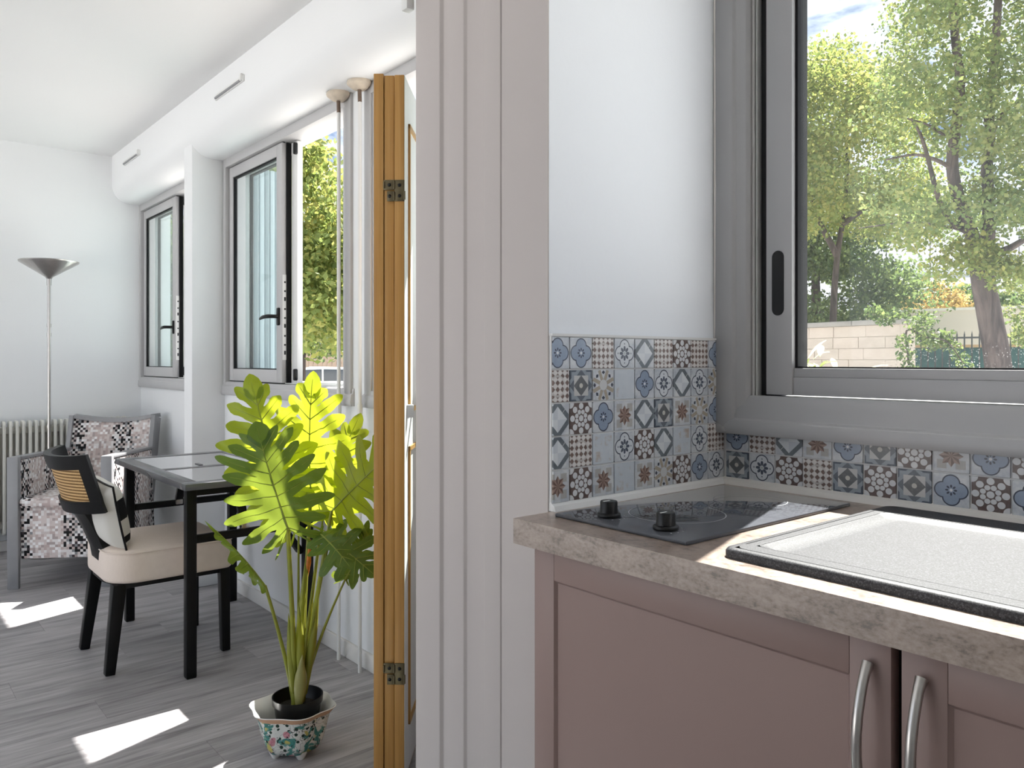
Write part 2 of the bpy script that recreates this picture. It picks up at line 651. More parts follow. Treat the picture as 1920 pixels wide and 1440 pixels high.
living_window(1, XB, PIER1[0], 'grey aluminium sliding window next to the back wall, partly behind the column')
living_window(2, PIER1[1], PIER2[0], 'grey aluminium sliding window standing open between the column and the heating pipes')
w3 = living_window(3, PIER2[1], XW3 + .02, 'grey aluminium sliding window behind the wooden folding door')
w3.location.x = XW3 + .02          # its sashes are pushed to the other side
w3.scale.x = -1

# folded concertina shutter in the reveal of the open window
M_SHUT = simple('pale_blue_shutter_metal', (.60, .66, .70), .5, 0, .4, .05)
sh = thing('folding_shutter', 'pale blue-grey ribbed shutter folded against the outer reveal of the open window', 'shutter', (-4.24, YO, ZS + .07))
for i in range(7):
    y0 = 1.665 + i * .030
    MB().prism([(-4.25, y0), (-4.225 - .006 * (i % 2), y0 + .004), (-4.222 + .010 * (i % 2), y0 + .015), (-4.225 - .006 * (i % 2), y0 + .026), (-4.25, y0 + .030)],
               ZS + .07, ZH - .02, 'z').build('slat', M_SHUT, sh)

# ---- kitchen window
r = thing('window_4', 'large grey aluminium sliding window above the kitchen worktop', 'window', (-1.1, YK, 1.036), kind='structure')
XK1 = .95
MB().prism([(-1.121, 1.68), (-1.121, 1.553), (-1.092, 1.550), (-1.072, 1.556), (-1.068, 1.566), (-1.046, 1.572), (-1.040, 1.582), (-1.040, 1.68)],
           1.034, ZH, 'z').build('frame_jamb', M_ALU, r, bevel=.0015)
MB().prism([(1.68, 1.030), (1.553, 1.030), (1.550, 1.047), (1.554, 1.062), (1.563, 1.067), (1.568, 1.092), (1.574, 1.110), (1.582, 1.119), (1.68, 1.119)],
           -1.121, XK1, 'x').build('frame_sill', M_ALU, r, bevel=.0015)
MB().prism([(1.68, ZH), (1.553, ZH), (1.553, ZH - .03), (1.572, ZH - .055), (1.582, ZH - .08), (1.68, ZH - .08)],
           -1.121, XK1, 'x').build('frame_head', M_ALU, r, bevel=.0015)
MB().box(XK1 - .06, XK1, 1.553, 1.68, 1.034, ZH).build('frame_jamb', M_ALU, r, bevel=.0015)
# dark track recess with fine silver lips
MB().box(-1.041, -.99, 1.628, 1.66, 1.115, ZH - .06).build('track_recess', M_RUBBER, r)
for k, xx in enumerate((-1.0385, -1.0325)):
    MB().box(xx, xx + .0018, 1.588 + .006 * k, 1.63, 1.118, ZH - .07).build('track_lip', M_ALUW, r)
MB().box(-1.0265, -1.016, 1.606, 1.632, 1.118, ZH - .07).build('track_seal', M_RUBBER, r)
ks = MB()
ZB, ZT = 1.122, ZH - .085
XL = -1.006
ks.box(XL, XL + .064, 1.592, 1.630, ZB, ZT)
ks.box(XL + .064, XK1 - .1, 1.597, 1.630, ZB + .0, ZB + .040)
ks.box(XL + .064, XK1 - .1, 1.600, 1.630, ZB + .040, ZB + .060)
ks.box(XL + .064, XK1 - .1, 1.597, 1.630, ZT - .055, ZT)
ks.box(XK1 - .16, XK1 - .1, 1.592, 1.630, ZB, ZT)
ks = ks.build('sash', M_ALU, r, bevel=.0012)
MB().box(XL + .0635, XL + .070, 1.606, 1.646, ZB + .06, ZT - .05).build('glazing_seal', M_RUBBER, ks)
MB().box(XL + .067, XK1 - .15, 1.604, 1.620, ZB + .0595, ZB + .0635).build('glazing_bead', M_RUBBER, ks)
MB().box(XL + .066, XK1 - .16, 1.612, 1.616, ZB + .055, ZT - .05).build('glass', M_GLASSK, ks)
MB().box(XL - .008, XL - .0005, 1.596, 1.628, ZB, ZT).build('brush_seal', M_RUBBER, ks)
# oval finger pull sunk into the stile
ov = []
zc, hh, rr = 1.372, .058, .0145
for i in range(13):
    a = PI * i / 12
    ov.append((XL + .030 + rr * math.cos(a), zc + hh + rr * math.sin(a)))
for i in range(13):
    a = PI + PI * i / 12
    ov.append((XL + .030 + rr * math.cos(a), zc - hh + rr * math.sin(a)))
MB().prism(ov, 1.5905, 1.5925, 'y').build('finger_pull', M_BLACKPL, ks)
MB().box(-1.121, XK1, 1.66, YO + .09, 1.03, 1.085).build('outer_sill', M_WHITEPL, r, bevel=.004)

# upper kitchen wall above the window, and silicone bead down the frame
MB().tube([(-1.117, 1.556, 1.25), (-1.116, 1.554, 1.6), (-1.117, 1.555, 2.0), (-1.117, 1.556, 2.27)], .004, 6).build('caulk_bead', M_SILICONE, pt)

# =================================================================== SPLASHBACK TILES
INK = (.035, .045, .075)
LIGHT = (.72, .735, .75)
BLUE = (.26, .32, .44)
BROWN = (.135, .075, .058)
BEIGE = (.36, .30, .23)
SLATE = (.12, .14, .165)


def tile_mat(kind):
    m = Mat('tile_print_' + kind, LIGHT, .28, spec=.5)
    x, y, z = m.xyz('Object')
    u, v = x, z
    p = m.pos()
    n1 = m.noise(p, 38, 4, .65)
    n2 = m.noise(p, 120, 3, .6)
    base = m.mix(((n1 - .35) * 3).clamp(), (.46, .50, .56), LIGHT)
    r = (u * u + v * v).sqrt()
    th = v.atan2(u)

    def fold(offs=0.0, k=PI / 4):
        t_ = (th + (k / 2 + offs)).mod(k) - k / 2
        return r * t_.cos(), r * t_.sin()
    f0x, f0y = fold()
    f1x, f1y = fold(PI / 8)
    au, av = u.abs(), v.abs()
    s1 = au + av
    mx = au.max(av)

    def disc(cx, cy, x_, y_): return ((x_ - cx) * (x_ - cx) + (y_ - cy) * (y_ - cy)).sqrt()
    c = base
    if kind in ('blue_quatrefoil', 'petal_quatrefoil'):
        d = (disc(.215, 0, au, av).min(disc(0, .215, au, av))) - .225
        d = d.min(mx - .2)
        inside = d < 0
        if kind == 'blue_quatrefoil':
            c = m.mix(inside, c, m.mix(n1, (.21, .265, .37), (.33, .40, .52)))
            pet = (disc(.115, 0, f0x, f0y * 1.6) < .045)
            c = m.mix(pet, c, INK)
            c = m.mix(r < .042, c, (.75, .76, .78))
        else:
            c = m.mix(inside, c, (.66, .69, .73))
            pet = (disc(.155, 0, f0x, f0y * 1.7) < .085)
            c = m.mix(pet, c, m.mix(n2, INK, (.10, .12, .17)))
            c = m.mix(r < .05, c, (.45, .50, .50))
            c = m.mix((disc(.31, 0, *fold(0, PI / 2)) < .03), c, (.25, .28, .33))
        c = m.mix(d.abs() < .018, c, INK)
        c = m.mix((au + av) > .93, c, INK)
    elif kind == 'brown_lattice':
        a, b = (u + v) * 5.0, (u - v) * 5.0
        fa, fb = a.mod(1.0), b.mod(1.0)
        chk = ((a.floor() + b.floor()).mod(2.0)) > .5
        lt = m.mix(n1, (.66, .62, .60), (.82, .80, .78))
        c = m.mix(chk, lt, m.mix(n2, BROWN, (.22, .15, .13)))
        ring = ((r - .30).abs() < .035)
        c = m.mix(ring * .75, c, (.62, .60, .58))
        edge = (fa.min(1 - fa)).min(fb.min(1 - fb)) < .07
        c = m.mix(edge, c, (.60, .58, .56))
    elif kind == 'slate_diamond':
        d2 = (s1 - .50).abs() < .105
        quad = (u * v) > 0
        c = m.mix(s1 < .42, c, m.mix(quad * .6, (.72, .75, .78), (.54, .58, .64)))
        c = m.mix(d2, c, m.mix(n1, (.06, .075, .09), (.22, .25, .28)))
        c = m.mix(((u + v).abs() < .012) * (s1 < .62) * (s1 > .40), c, (.6, .6, .6))
    elif kind == 'rosette_net':
        c = m.mix(n2, BROWN, (.11, .09, .09))
        lt = m.mix(n1, (.55, .58, .63), (.82, .81, .80))
        m1 = (disc(.205, 0, f1x * 1.0, f1y) < .074)
        m2 = (disc(.375, 0, f0x, f0y) < .098)
        m3 = disc(.47, .47, au, av) < .16
        c = m.mix((r < .098).max(m1.max(m2)).max(m3), c, lt)
    elif kind == 'square_star':
        c = m.mix(n1, (.22, .26, .31), (.36, .40, .44))
        c = m.mix((s1 < .50) * 1.0, c, m.mix(n1, (.06, .075, .10), (.16, .18, .21)))
        c = m.mix(mx < .31, c, (.56, .56, .55))
        c = m.mix(s1 < .32, c, m.mix(n2, (.05, .06, .075), (.20, .20, .20)))
        c = m.mix(r < .075, c, (.58, .57, .52))
        c = m.mix((s1 > .66) * (mx > .42), c, (.07, .09, .12))
    elif kind == 'brown_star':
        sq = ((au - .25).abs().max((av - .25).abs())) < .13
        c = m.mix(sq * .7, c, m.mix(n2, (.42, .36, .28), (.34, .35, .36)))
        c = m.mix(((au < .1) + (av < .1)) * .5, c, (.64, .65, .66))
        star = (f0x + f0y.abs() * 1.55) < .33
        fac = f0y > 0
        c = m.mix(star, c, m.mix(fac, m.mix(n2, (.11, .065, .05), (.20, .11, .09)), m.mix(n2, (.30, .20, .16), (.42, .31, .26))))
    elif kind == 'beige_wheel':
        bar = (f1y.abs() < .062) * (r > .17) * (r < .50)
        c = m.mix(bar * 1.0, c, m.mix(n1, BEIGE, (.46, .41, .34)))
        tri = ((f0x - .40).abs() + f0y.abs() * .8) < .062
        c = m.mix(tri, c, INK)
        c = m.mix(r < .15, c, (.62, .63, .63))
    else:
        rust = ((m.noise(p, 30, 5, .7) - .52) * 6).clamp() * (((au - .22).abs().max((av - .24).abs())) < .16)
        c = m.mix(rust * .7, m.mix(n1, (.48, .54, .61), (.68, .71, .75)), (.42, .27, .16))
    c = m.mix((n2 - .5).abs() * .35, c, (.62, .64, .66))
    m.base(c)
    return m


KINDS = {'A': 'blue_quatrefoil', 'B': 'petal_quatrefoil', 'C': 'brown_lattice', 'D': 'slate_diamond', 'E': 'rosette_net',
         'F': 'square_star', 'G': 'brown_star', 'H': 'beige_wheel', 'I': 'faded_rust'}
TM = {k: tile_mat(n) for k, n in KINDS.items()}
tile_cache = {}


def tile(kind, parent, centre, pitch, rotz, cut=(-.5, .5, -.5, .5)):
    g = .026   # half joint as a share of the pitch
    key = (kind, cut)
    if key not in tile_cache:
        b = MB().box(cut[0] + g, cut[1] - g, -.10, 0, cut[2] + g, cut[3] - g)
        ob = b.build('tile', TM[kind], parent, world=False, bevel=.006, seg=1)
        tile_cache[key] = ob.data
    else:
        ob = bpy.data.objects.new('tile', tile_cache[key])
        C.objects.link(ob)
        ob.parent = parent
    ob.location = centre
    ob.rotation_euler = (0, 0, rotz)
    ob.scale = (pitch[0], .0635, pitch[1])
    return ob


Z0T = .9235
PZ = .0645
rows = ['AACBDCECA', 'CFHIABDBH', 'DEAGDFGHA', 'DCIBEDIBC', 'GEGIGHEAB']
PYT = .0635
# local +x of a tile runs towards the window, its face (+y local) towards +X world
for ri, row in enumerate(rows):
    for ci, k in enumerate(row):
        zc = Z0T + PZ * (4 - ri + .5)
        if ci == 0:
            y = 1.0768 - PYT / 2
            tile(k, pt, (XP + .0085, y, zc), (PYT, PZ), -PI / 2, (-.5, .22, -.5, .5))
        else:
            tile(k, pt, (XP + .0085, 1.0768 + PYT * (ci - .5), zc), (PYT, PZ), -PI / 2)
MB().box(XP - .001, XP + .0055, 1.031, 1.585, Z0T - .004, Z0T + 5 * PZ + .004).build('grout_bed', M_GROUT, pt)
tr = MB().box(XP, XP + .0095, 1.030, 1.585, Z0T + 5 * PZ, Z0T + 5 * PZ + .005).build('grout_edge', M_GROUT, pt)

up = 'ACDGAFEGAEBCGA'
lo = 'FBECFEFAEACDFB'
PXT = .0669
for ri, row in enumerate((up, lo)):
    for ci, k in enumerate(row):
        if ci == 0: cut = [-.45, .5, -.5, .5]
        else: cut = [-.5, .5, -.5, .5]
        if ri == 0: cut[3] = .20
        xc = -1.0447 + PXT * (ci - .5)
        zc = Z0T + PZ * (1.5 - ri)
        tile(k, wf, (xc, YK - .0085, zc), (PXT, PZ), PI, (-cut[1], -cut[0], cut[2], cut[3]))
MB().box(XP, -.1, YK - .0055, YK + .001, Z0T - .004, 1.036).build('grout_bed', M_GROUT, wf)
# silicone joint along the worktop
MB().prism([(1.592, .910), (1.570, .910), (1.574, .921), (1.586, .9265), (1.592, .9265)], XP, OPEN_X, 'x').build('silicone_joint', M_SILICONE, wf)
MB().prism([(XP, .910), (XP + .019, .910), (XP + .015, .920), (XP + .006, .9255), (XP, .9255)], 1.030, 1.592, 'y').build('silicone_joint', M_GROUT, pt)
MB().box(-1.12, .9, 1.575, 1.593, 1.030, 1.040).build('silicone_joint', M_SILICONE, wf, bevel=.003)

# =================================================================== KITCHEN UNITS
def worktop_mat():
    m = Mat('concrete_laminate', (.34, .29, .25), .34, spec=.6)
    m.p.inputs['Coat Weight'].default_value = .5
    m.p.inputs['Coat Roughness'].default_value = .30
    m.p.inputs['Coat IOR'].default_value = 1.8
    p = m.pos()
    n1 = m.noise(m.mapped(p, (16, 16, 40)), 1.0, 6, .7, .5)
    n2 = m.noise(m.mapped(p, (90, 90, 170)), 1.0, 4, .65)
    n3 = m.noise(m.mapped(p, (160, 160, 190)), 1.0, 2)
    c = m.ramp(n1 * .5 + n2 * .35 + n3 * .15, [(.40, (.115, .078, .058)), (.48, (.26, .192, .150)), (.58, (.36, .28, .23))])
    crk = m.voronoi(m.mapped(p, (14, 14, 40)), 1.0, 'Distance', 'DISTANCE_TO_EDGE')
    c = m.mix((crk < .006) * (m.noise(p, 30, 2) > .62) * .5, c, (.12, .10, .085))
    m.base(c)
    m.bump(n2, .08, .001)
    return m.m


M_TOP = worktop_mat()
XC0, XC1 = -1.112, OPEN_X
YF, YB = .933, 1.592
wt = MB()
# one slab with a cut-out for the basin
bx0, bx1, by0, by1 = -.10, .30, 1.06, 1.44
for (a, b, c_, d_) in ((XC0, bx0, YF, YB), (bx1, XC1, YF, YB), (bx0, bx1, YF, by0), (bx0, bx1, by1, YB)):
    wt.box(a, b, c_, d_, .864, .910)
wt = wt.build('worktop', M_TOP)
tag(wt, 'taupe concrete-look laminate worktop running under hob and sink', 'worktop')

M_TAUPE = simple('taupe_lacquer', (.305, .212, .192), .42, 0, .4, .035, 3)
M_DARK = simple('dark_gap', (.02, .018, .017), .7)


def cabinet(x0, x1, label, hside, handle_x):
    c = thing('base_cabinet', label, 'cabinet', ((x0 + x1) / 2, 1.27, 0), group='taupe base cabinets under the worktop')
    MB().box(x0, x1, .992, 1.585, .10, .862).build('carcass', M_DARK, c)
    MB().box(x0, x1, 1.03, 1.05, .0, .10).build('plinth', M_TAUPE, c)
    a, b, z0, z1 = x0 + .003, x1 - .003, .112, .853
    st, yf = .0525, .966
    d = MB()
    frame_ring(d, a, b, z0, z1, yf, .988, st, st, st, st - .004)
    d = d.build('door', M_TAUPE, c, bevel=.0012)
    e = .0045
    rec = [[(a + st, yf + .0005, z0 + st), (b - st, yf + .0005, z0 + st), (b - st, yf + .0005, z1 - st + .004), (a + st, yf + .0005, z1 - st + .004)],
           [(a + st + e, yf + .006, z0 + st + e), (b - st - e, yf + .006, z0 + st + e), (b - st - e, yf + .006, z1 - st + .004 - e), (a + st + e, yf + .006, z1 - st + .004 - e)]]
    q = MB().grid(rec, True)
    q.box(a + st - .002, b - st + .002, yf + .006, yf + .020, z0 + st - .002, z1 - st + .006)
    q.build('recessed_panel', M_TAUPE, d)
    hx = handle_x
    pts = []
    z1h, z0h = .828, .640
    for i in range(17):
        t = i / 16
        pts.append((hx, yf - .006 - .030 * math.sin(PI * t) ** .8, z1h + (z0h - z1h) * t))
    rad = [.0072] + [.0062] * 15 + [.0072]
    MB().tube(pts, rad, 12).build('handle', M_STEEL, d, smooth=True, label='curved brushed steel bow handle')
    return c


cabinet(-1.094, -.437, 'taupe shaker base cabinet standing under the ceramic hob beside the door lining', 1, -.4655)
cabinet(-.431, .170, 'taupe shaker base cabinet standing under the sink drainer', 0, -.402)
cabinet(.176, .776, 'taupe shaker base cabinet standing under the sink basin', 1, .70)

# ---- ceramic hob
def hob_mat():
    m = Mat('black_ceramic_glass', (.035, .036, .040), .03, spec=.32)
    p = m.pos()
    m.base(m.mix(m.noise(p, 25, 4), (.080, .083, .095), (.098, .102, .116)))
    return m.m


hb = thing('ceramic_hob', 'two-ring black ceramic hob with two knobs set in the worktop', 'hob', (-.915, 1.28, .910))
hx0, hx1, hy0, hy1 = -1.072, -.772, 1.000, 1.520
MB().box(hx0, hx1, hy0, hy1, .910, .9165).build('glass_top', hob_mat(), hb, bevel=.002)
M_PRINT = simple('grey_printed_line', (.45, .46, .48), .2)
M_PRINTD = simple('black_printed_line', (.005, .005, .006), .1)


def arc(cx, cy, r, w, a0, a1, z, n=64, ax=1.0):
    q = MB()
    rws = []
    for i in range(n + 1):
        t = a0 + (a1 - a0) * i / n
        taper = 1.0
        rws.append([(cx + (r - w / 2) * math.cos(t) * ax, cy + (r - w / 2) * math.sin(t), z), (cx + (r + w / 2) * math.cos(t) * ax, cy + (r + w / 2) * math.sin(t), z)])
    return q.grid(rws)


ZG = .9168
for (cx, cy, rr) in ((-.925, 1.170, .088), (-.918, 1.395, .072)):
    arc(cx, cy, rr, .0018, 0, 2 * PI, ZG).build('ring_mark', M_PRINT, hb)
for i in range(6):
    arc(-.935, 1.165, .022 + .0105 * i, .0045 - .0004 * i, -1.55 - .13 * i, .35 - .10 * i, ZG + .0001).build('swirl_mark', M_PRINTD, hb)
for i in range(3):
    arc(-.880, 1.42, .085 + .012 * i, .0032, -1.65, -.85 - .12 * i, ZG + .0001).build('swirl_mark', M_PRINTD, hb)
for (kx, ky) in ((-.985, 1.052), (-.850, 1.046)):
    kb = MB().lathe([(0, 0), (.0205, 0), (.0215, .002), (.0215, .006), (.0195, .0078), (.0165, .008), (.0160, .010), (.0158, .027), (.0145, .0290), (0, .0292)],
                    (kx, ky, .9166), 28).build('knob', M_BLACKPL, hb, smooth=True)
    MB().box(kx - .0014, kx + .0014, ky - .014, ky + .002, .9456, .9462).build('pointer', M_WHITEPL, kb)
    for i in range(9):
        t = -.6 + i * .45
        MB().box(kx + .030 * math.cos(t) - .0012, kx + .030 * math.cos(t) + .0012, ky + .030 * math.sin(t) - .0012, ky + .030 * math.sin(t) + .0012, ZG - .0004, ZG + .0002).build('dial_mark', M_PRINT, hb)

# ---- composite sink with drainer
def sink_mat():
    m = Mat('speckled_composite', (.13, .13, .14), .5, spec=.42)
    p = m.pos()
    n = m.noise(p, 420, 2)
    n2 = m.noise(p, 900, 1)
    c = m.ramp(n * .6 + n2 * .4, [(.38, (.010, .010, .012)), (.52, (.026, .026, .030)), (.66, (.085, .085, .095))])
    m.base(c)
    m.bump(n, .25, .0006)
    return m.m


M_SINK = sink_mat()
sk = thing('kitchen_sink', 'black speckled composite sink with ribbed-edge drainer on the worktop', 'sink', (-.2, 1.25, .910))
sx0, sx1, sy0, sy1 = -.700, .42, .985, 1.520


def rrect(x0, x1, y0, y1, r, n=6):
    out = []
    for cx, cy, a in ((x1 - r, y1 - r, 0), (x0 + r, y1 - r, PI / 2), (x0 + r, y0 + r, PI), (x1 - r, y0 + r, 1.5 * PI)):
        for i in range(n + 1):
            t = a + PI / 2 * i / n
            out.append((cx + r * math.cos(t), cy + r * math.sin(t)))
    return out


def ring(x0, x1, y0, y1, r, z): return [(p_[0], p_[1], z) for p_ in rrect(x0, x1, y0, y1, r)]


zt = .910
dx0, dx1 = sx0 + .020, -.16      # drainer well
q = MB()
# outer rim
q.grid([ring(sx0, sx1, sy0, sy1, .022, zt), ring(sx0, sx1, sy0, sy1, .022, zt + .009), ring(sx0 + .002, sx1 - .002, sy0 + .002, sy1 - .002, .022, zt + .0125),
        ring(sx0 + .006, sx1 - .006, sy0 + .006, sy1 - .006, .020, zt + .014), ring(sx0 + .016, sx1 - .016, sy0 + .016, sy1 - .016, .016, zt + .014)], True)
rim = q.build('rim', M_SINK, sk, smooth=True)
q = MB()
# land between rim and wells: built as strips round the drainer and the basin
L = sx0 + .016; R = sx1 - .016; B0 = sy0 + .016; B1 = sy1 - .016
wy0, wy1 = sy0 + .046, sy1 - .082
for (a, b, c_, d_) in ((L, R, B0 - .002, wy0), (L, R, wy1, B1 + .002), (L - .002, dx0 + .012, wy0, wy1), (dx1, bx0, wy0, wy1), (bx1 - .03, R + .002, wy0, wy1)):
    q.box(a, b, c_, d_, zt + .004, zt + .014)
land = q.build('deck', M_SINK, sk)
q = MB()
q.grid([ring(dx0 + .010, dx1 + .002, wy0 - .002, wy1 + .002, .02, zt + .0142), ring(dx0 + .018, dx1 - .006, wy0 + .004, wy1 - .006, .02, zt + .0115),
        ring(dx0 + .026, dx1 - .012, wy0 + .008, wy1 - .010, .018, zt + .0085), ring(dx0 + .05, dx1 - .02, wy0 + .014, wy1 - .016, .014, zt + .0075)], True)
q.box(dx0 + .012, dx1, wy0, wy1, zt + .001, zt + .0075)
q.build('drainer', M_SINK, sk, smooth=True)
MB().box(dx0 + .05, R - .3, wy1 + .010, wy1 + .0125, zt + .0138, zt + .0146).build('groove', M_DARK, sk)
MB().box(dx0 + .03, R - .2, wy1 + .004, wy1 + .010, zt + .013, zt + .0152).build('ridge', M_SINK, sk, bevel=.002)
q = MB()
q.grid([ring(bx0, bx1, by0, by1, .05, zt + .0142), ring(bx0 + .006, bx1 - .006, by0 + .006, by1 - .006, .05, zt + .006),
        ring(bx0 + .014, bx1 - .014, by0 + .014, by1 - .014, .05, zt - .15), ring(bx0 + .05, bx1 - .05, by0 + .05, by1 - .05, .03, zt - .18)], True)
q.box(bx0 + .04, bx1 - .04, by0 + .04, by1 - .04, zt - .186, zt - .18)
q.build('basin', M_SINK, sk, smooth=True)

# =================================================================== FOLDING DOOR
def pine_mat():
    m = Mat('varnished_pine', (.5, .28, .09), .38, spec=.4)
    p = m.pos()
    g = m.noise(m.mapped(p, (40, 40, 1.6)), 1.0, 4, .6, .4)
    g2 = m.noise(m.mapped(p, (240, 240, 5)), 1.0, 2)
    m.base(m.ramp(g * .7 + g2 * .3, [(.3, (.39, .195, .052)), (.55, (.53, .285, .085)), (.75, (.60, .35, .125))]))
    m.bump(g2, .06, .0005)
    return m.m


M_PINE = pine_mat()
M_DOORFACE = simple('white_door_paint', (.80, .76, .73), .45, var=.04)
M_BRASS = simple('aged_brass', (.17, .14, .085), .38, 1.0, .5, .35, 60)
ZD = 2.0
dr = thing('door_1', 'wooden folding door with pine edges folded back beside the door lining', 'door', (-1.93, 1.16, 0), kind='structure')
LD = (FW + RT * .030).normalized()         # the leaves run away from the lens
LN = Vector((LD.y, -LD.x, 0)).normalized()   # to the right along the edges
D0 = P(700.5, 675, 2.22); D0.z = 0
leafw = .0275
LEN = [.50, .485, .485]
for i in range(3):
    a = D0 + LN * (i * (leafw + .0018)) + LD * (.004 * (i == 1))
    q = MB()
    b = a + LD * LEN[i]
    corners = [a, a + LN * leafw, b + LN * leafw, b]
    q.prism([(c_.x, c_.y) for c_ in corners], .012, ZD + (.004 if i == 0 else 0), 'z')
    leaf = q.build('leaf', M_PINE, dr, bevel=.0015)
    if i == 2:   # painted outer face with a raised frame
        e = .0012
        f0 = a + LN * leafw + LD * .002
        f1 = b + LN * leafw - LD * .002
        fc = MB().prism([(f0.x, f0.y), ((f0 + LN * e).x, (f0 + LN * e).y), ((f1 + LN * e).x, (f1 + LN * e).y), (f1.x, f1.y)], .02, ZD - .002, 'z')
        fo = fc.build('painted_face', M_DOORFACE, leaf)
        for (z0, z1) in ((.15, .95), (1.05, 1.88)):
            g0 = f0 + LN * e + LD * .06; g1 = f1 + LN * e - LD * .06
            for (p0, p1, za, zb) in ((g0, g0 + LD * .012, z0, z1), (g1 - LD * .012, g1, z0, z1), (g0, g1, z0, z0 + .012), (g0, g1, z1 - .012, z1)):
                MB().prism([(p0.x, p0.y), ((p0 + LN * .006).x, (p0 + LN * .006).y), ((p1 + LN * .006).x, (p1 + LN * .006).y), (p1.x, p1.y)], za, zb, 'z').build('panel_moulding', M_PINE, fo)
# hinges: two interlocked pairs of leaves across the edges
def hinge_plate(i0, frac0, frac1, z0, z1, screws):
    a = D0 + LN * ((i0 + frac0) * (leafw + .0018)) - LD * .0022
    b = D0 + LN * ((i0 + frac1) * (leafw + .0018)) - LD * .0022
    q = MB().prism([(a.x, a.y), (b.x, b.y), ((b + LD * .0028).x, (b + LD * .0028).y), ((a + LD * .0028).x, (a + LD * .0028).y)], z0, z1, 'z')
    pl_ = q.build('hinge', M_BRASS, dr, bevel=.0006)
    for sx in screws:
        c_ = D0 + LN * ((i0 + sx) * (leafw + .0018)) - LD * .0026
        M_ = Matrix.Translation((c_.x, c_.y, (z0 + z1) / 2)) @ LD.to_track_quat('Z', 'Y').to_matrix().to_4x4()
        k_ = MB()
        k_.lathe([(0, -.0022), (.0040, -.0014), (.0052, .0004), (0, .001)], n=14)
        k_.v = [tuple(M_ @ Vector(v_)) for v_ in k_.v]
        k_.build('screw', M_BLACKPL, pl_, smooth=True)
        M2 = M_
    return pl_


for zc in (1.675, .32):
    hinge_plate(1, -.02, .98, zc + .0015, zc + .030, (.52,))
    hinge_plate(2, .02, .98, zc - .030, zc + .030, ())
    hinge_plate(1, .30, .98, zc - .030, zc - .0015, (.55,))
    for zz in (zc - .015, zc + .015):
        c_ = D0 + LN * (2.5 * (leafw + .0018)) - LD * .0026
        M_ = Matrix.Translation((c_.x, c_.y, zz)) @ LD.to_track_quat('Z', 'Y').to_matrix().to_4x4()
        k_ = MB().lathe([(0, -.0022), (.0040, -.0014), (.0052, .0004), (0, .001)], n=14)
        k_.v = [tuple(M_ @ Vector(v_)) for v_ in k_.v]
        k_.build('screw', M_BLACKPL, dr, smooth=True)
    for j, (fi, z0, z1) in enumerate(((1.02, zc + .006, zc + .025), (2.0, zc + .004, zc + .027), (2.0, zc - .027, zc - .004), (2.99, zc - .026, zc - .002))):
        c_ = D0 + LN * (fi * (leafw + .0018)) - LD * .0028
        MB().tube([(c_.x, c_.y, z0), (c_.x, c_.y, z1)], .0026, 8).build('hinge_knuckle', M_BRASS, dr, smooth=True)
c_ = D0 + LN * (3.06 * (leafw + .0018)) + LD * .05
MB().box(c_.x - .004, c_.x + .012, c_.y - .012, c_.y + .012, 1.035, 1.072).build('magnetic_catch', M_ALUW, dr, bevel=.002)

# =================================================================== HEATING PIPES
for (px_, nm) in ((-2.876, 'white heating pipe running down in front of the open window\'s right-hand frame'), (-2.705, 'white heating pipe running down the pier close to the folding door')):
    t = thing('heating_pipe', nm, 'pipe', (px_, 1.5, 0), group='vertical heating pipes between the windows')
    MB().tube([(px_, 1.50, 0), (px_, 1.50, 2.1), (px_, 1.50, 2.195)], .0075, 12).build('tube', M_WHITEPL, t, smooth=True)
    MB().tube([(px_, 1.50, 2.19), (px_ - .004, 1.50, 2.262)], [.0078, .0075], 12).build('bare_sleeve', simple('bare_pipe_sleeve', (.16, .11, .08), .6, var=.5, scale=90), t, smooth=True)
    MB().tube([(px_, 1.50, .9), (px_, 1.50, 1.03)], .0105, 12).build('coupling', M_WHITEPL, t, smooth=True)
    MB().lathe([(.010, -.028), (.026, -.026), (.044, -.012), (.048, -.004), (.047, .004), (.0, .006)], (px_ - .004, 1.50, 2.266), 20,
               shape=lambda a, z: (1 + .10 * math.sin(3 * a + 1), 1 + .08 * math.cos(2 * a))).build('plaster_collar', simple('old_cream_collar', (.62, .54, .44), .8, var=.25, scale=40, bump=.5), t, smooth=True)

# =================================================================== RADIATOR
rd = thing('radiator', 'cream ribbed column radiator low on the back wall behind the armchair', 'radiator', (-5.76, .9, .12))
M_RAD = simple('radiator_enamel', (.66, .65, .60), .38, var=.04)
ry0, nsec, pit = .10, 39, .0345
fin = MB()
fin.prism([(-5.80, .14), (-5.79, .125), (-5.71, .125), (-5.70, .14), (-5.70, .80), (-5.715, .822), (-5.785, .822), (-5.80, .80)], -.0085, .0085, 'y')
f0 = fin.build('radiator_section', M_RAD, rd, bevel=.004)
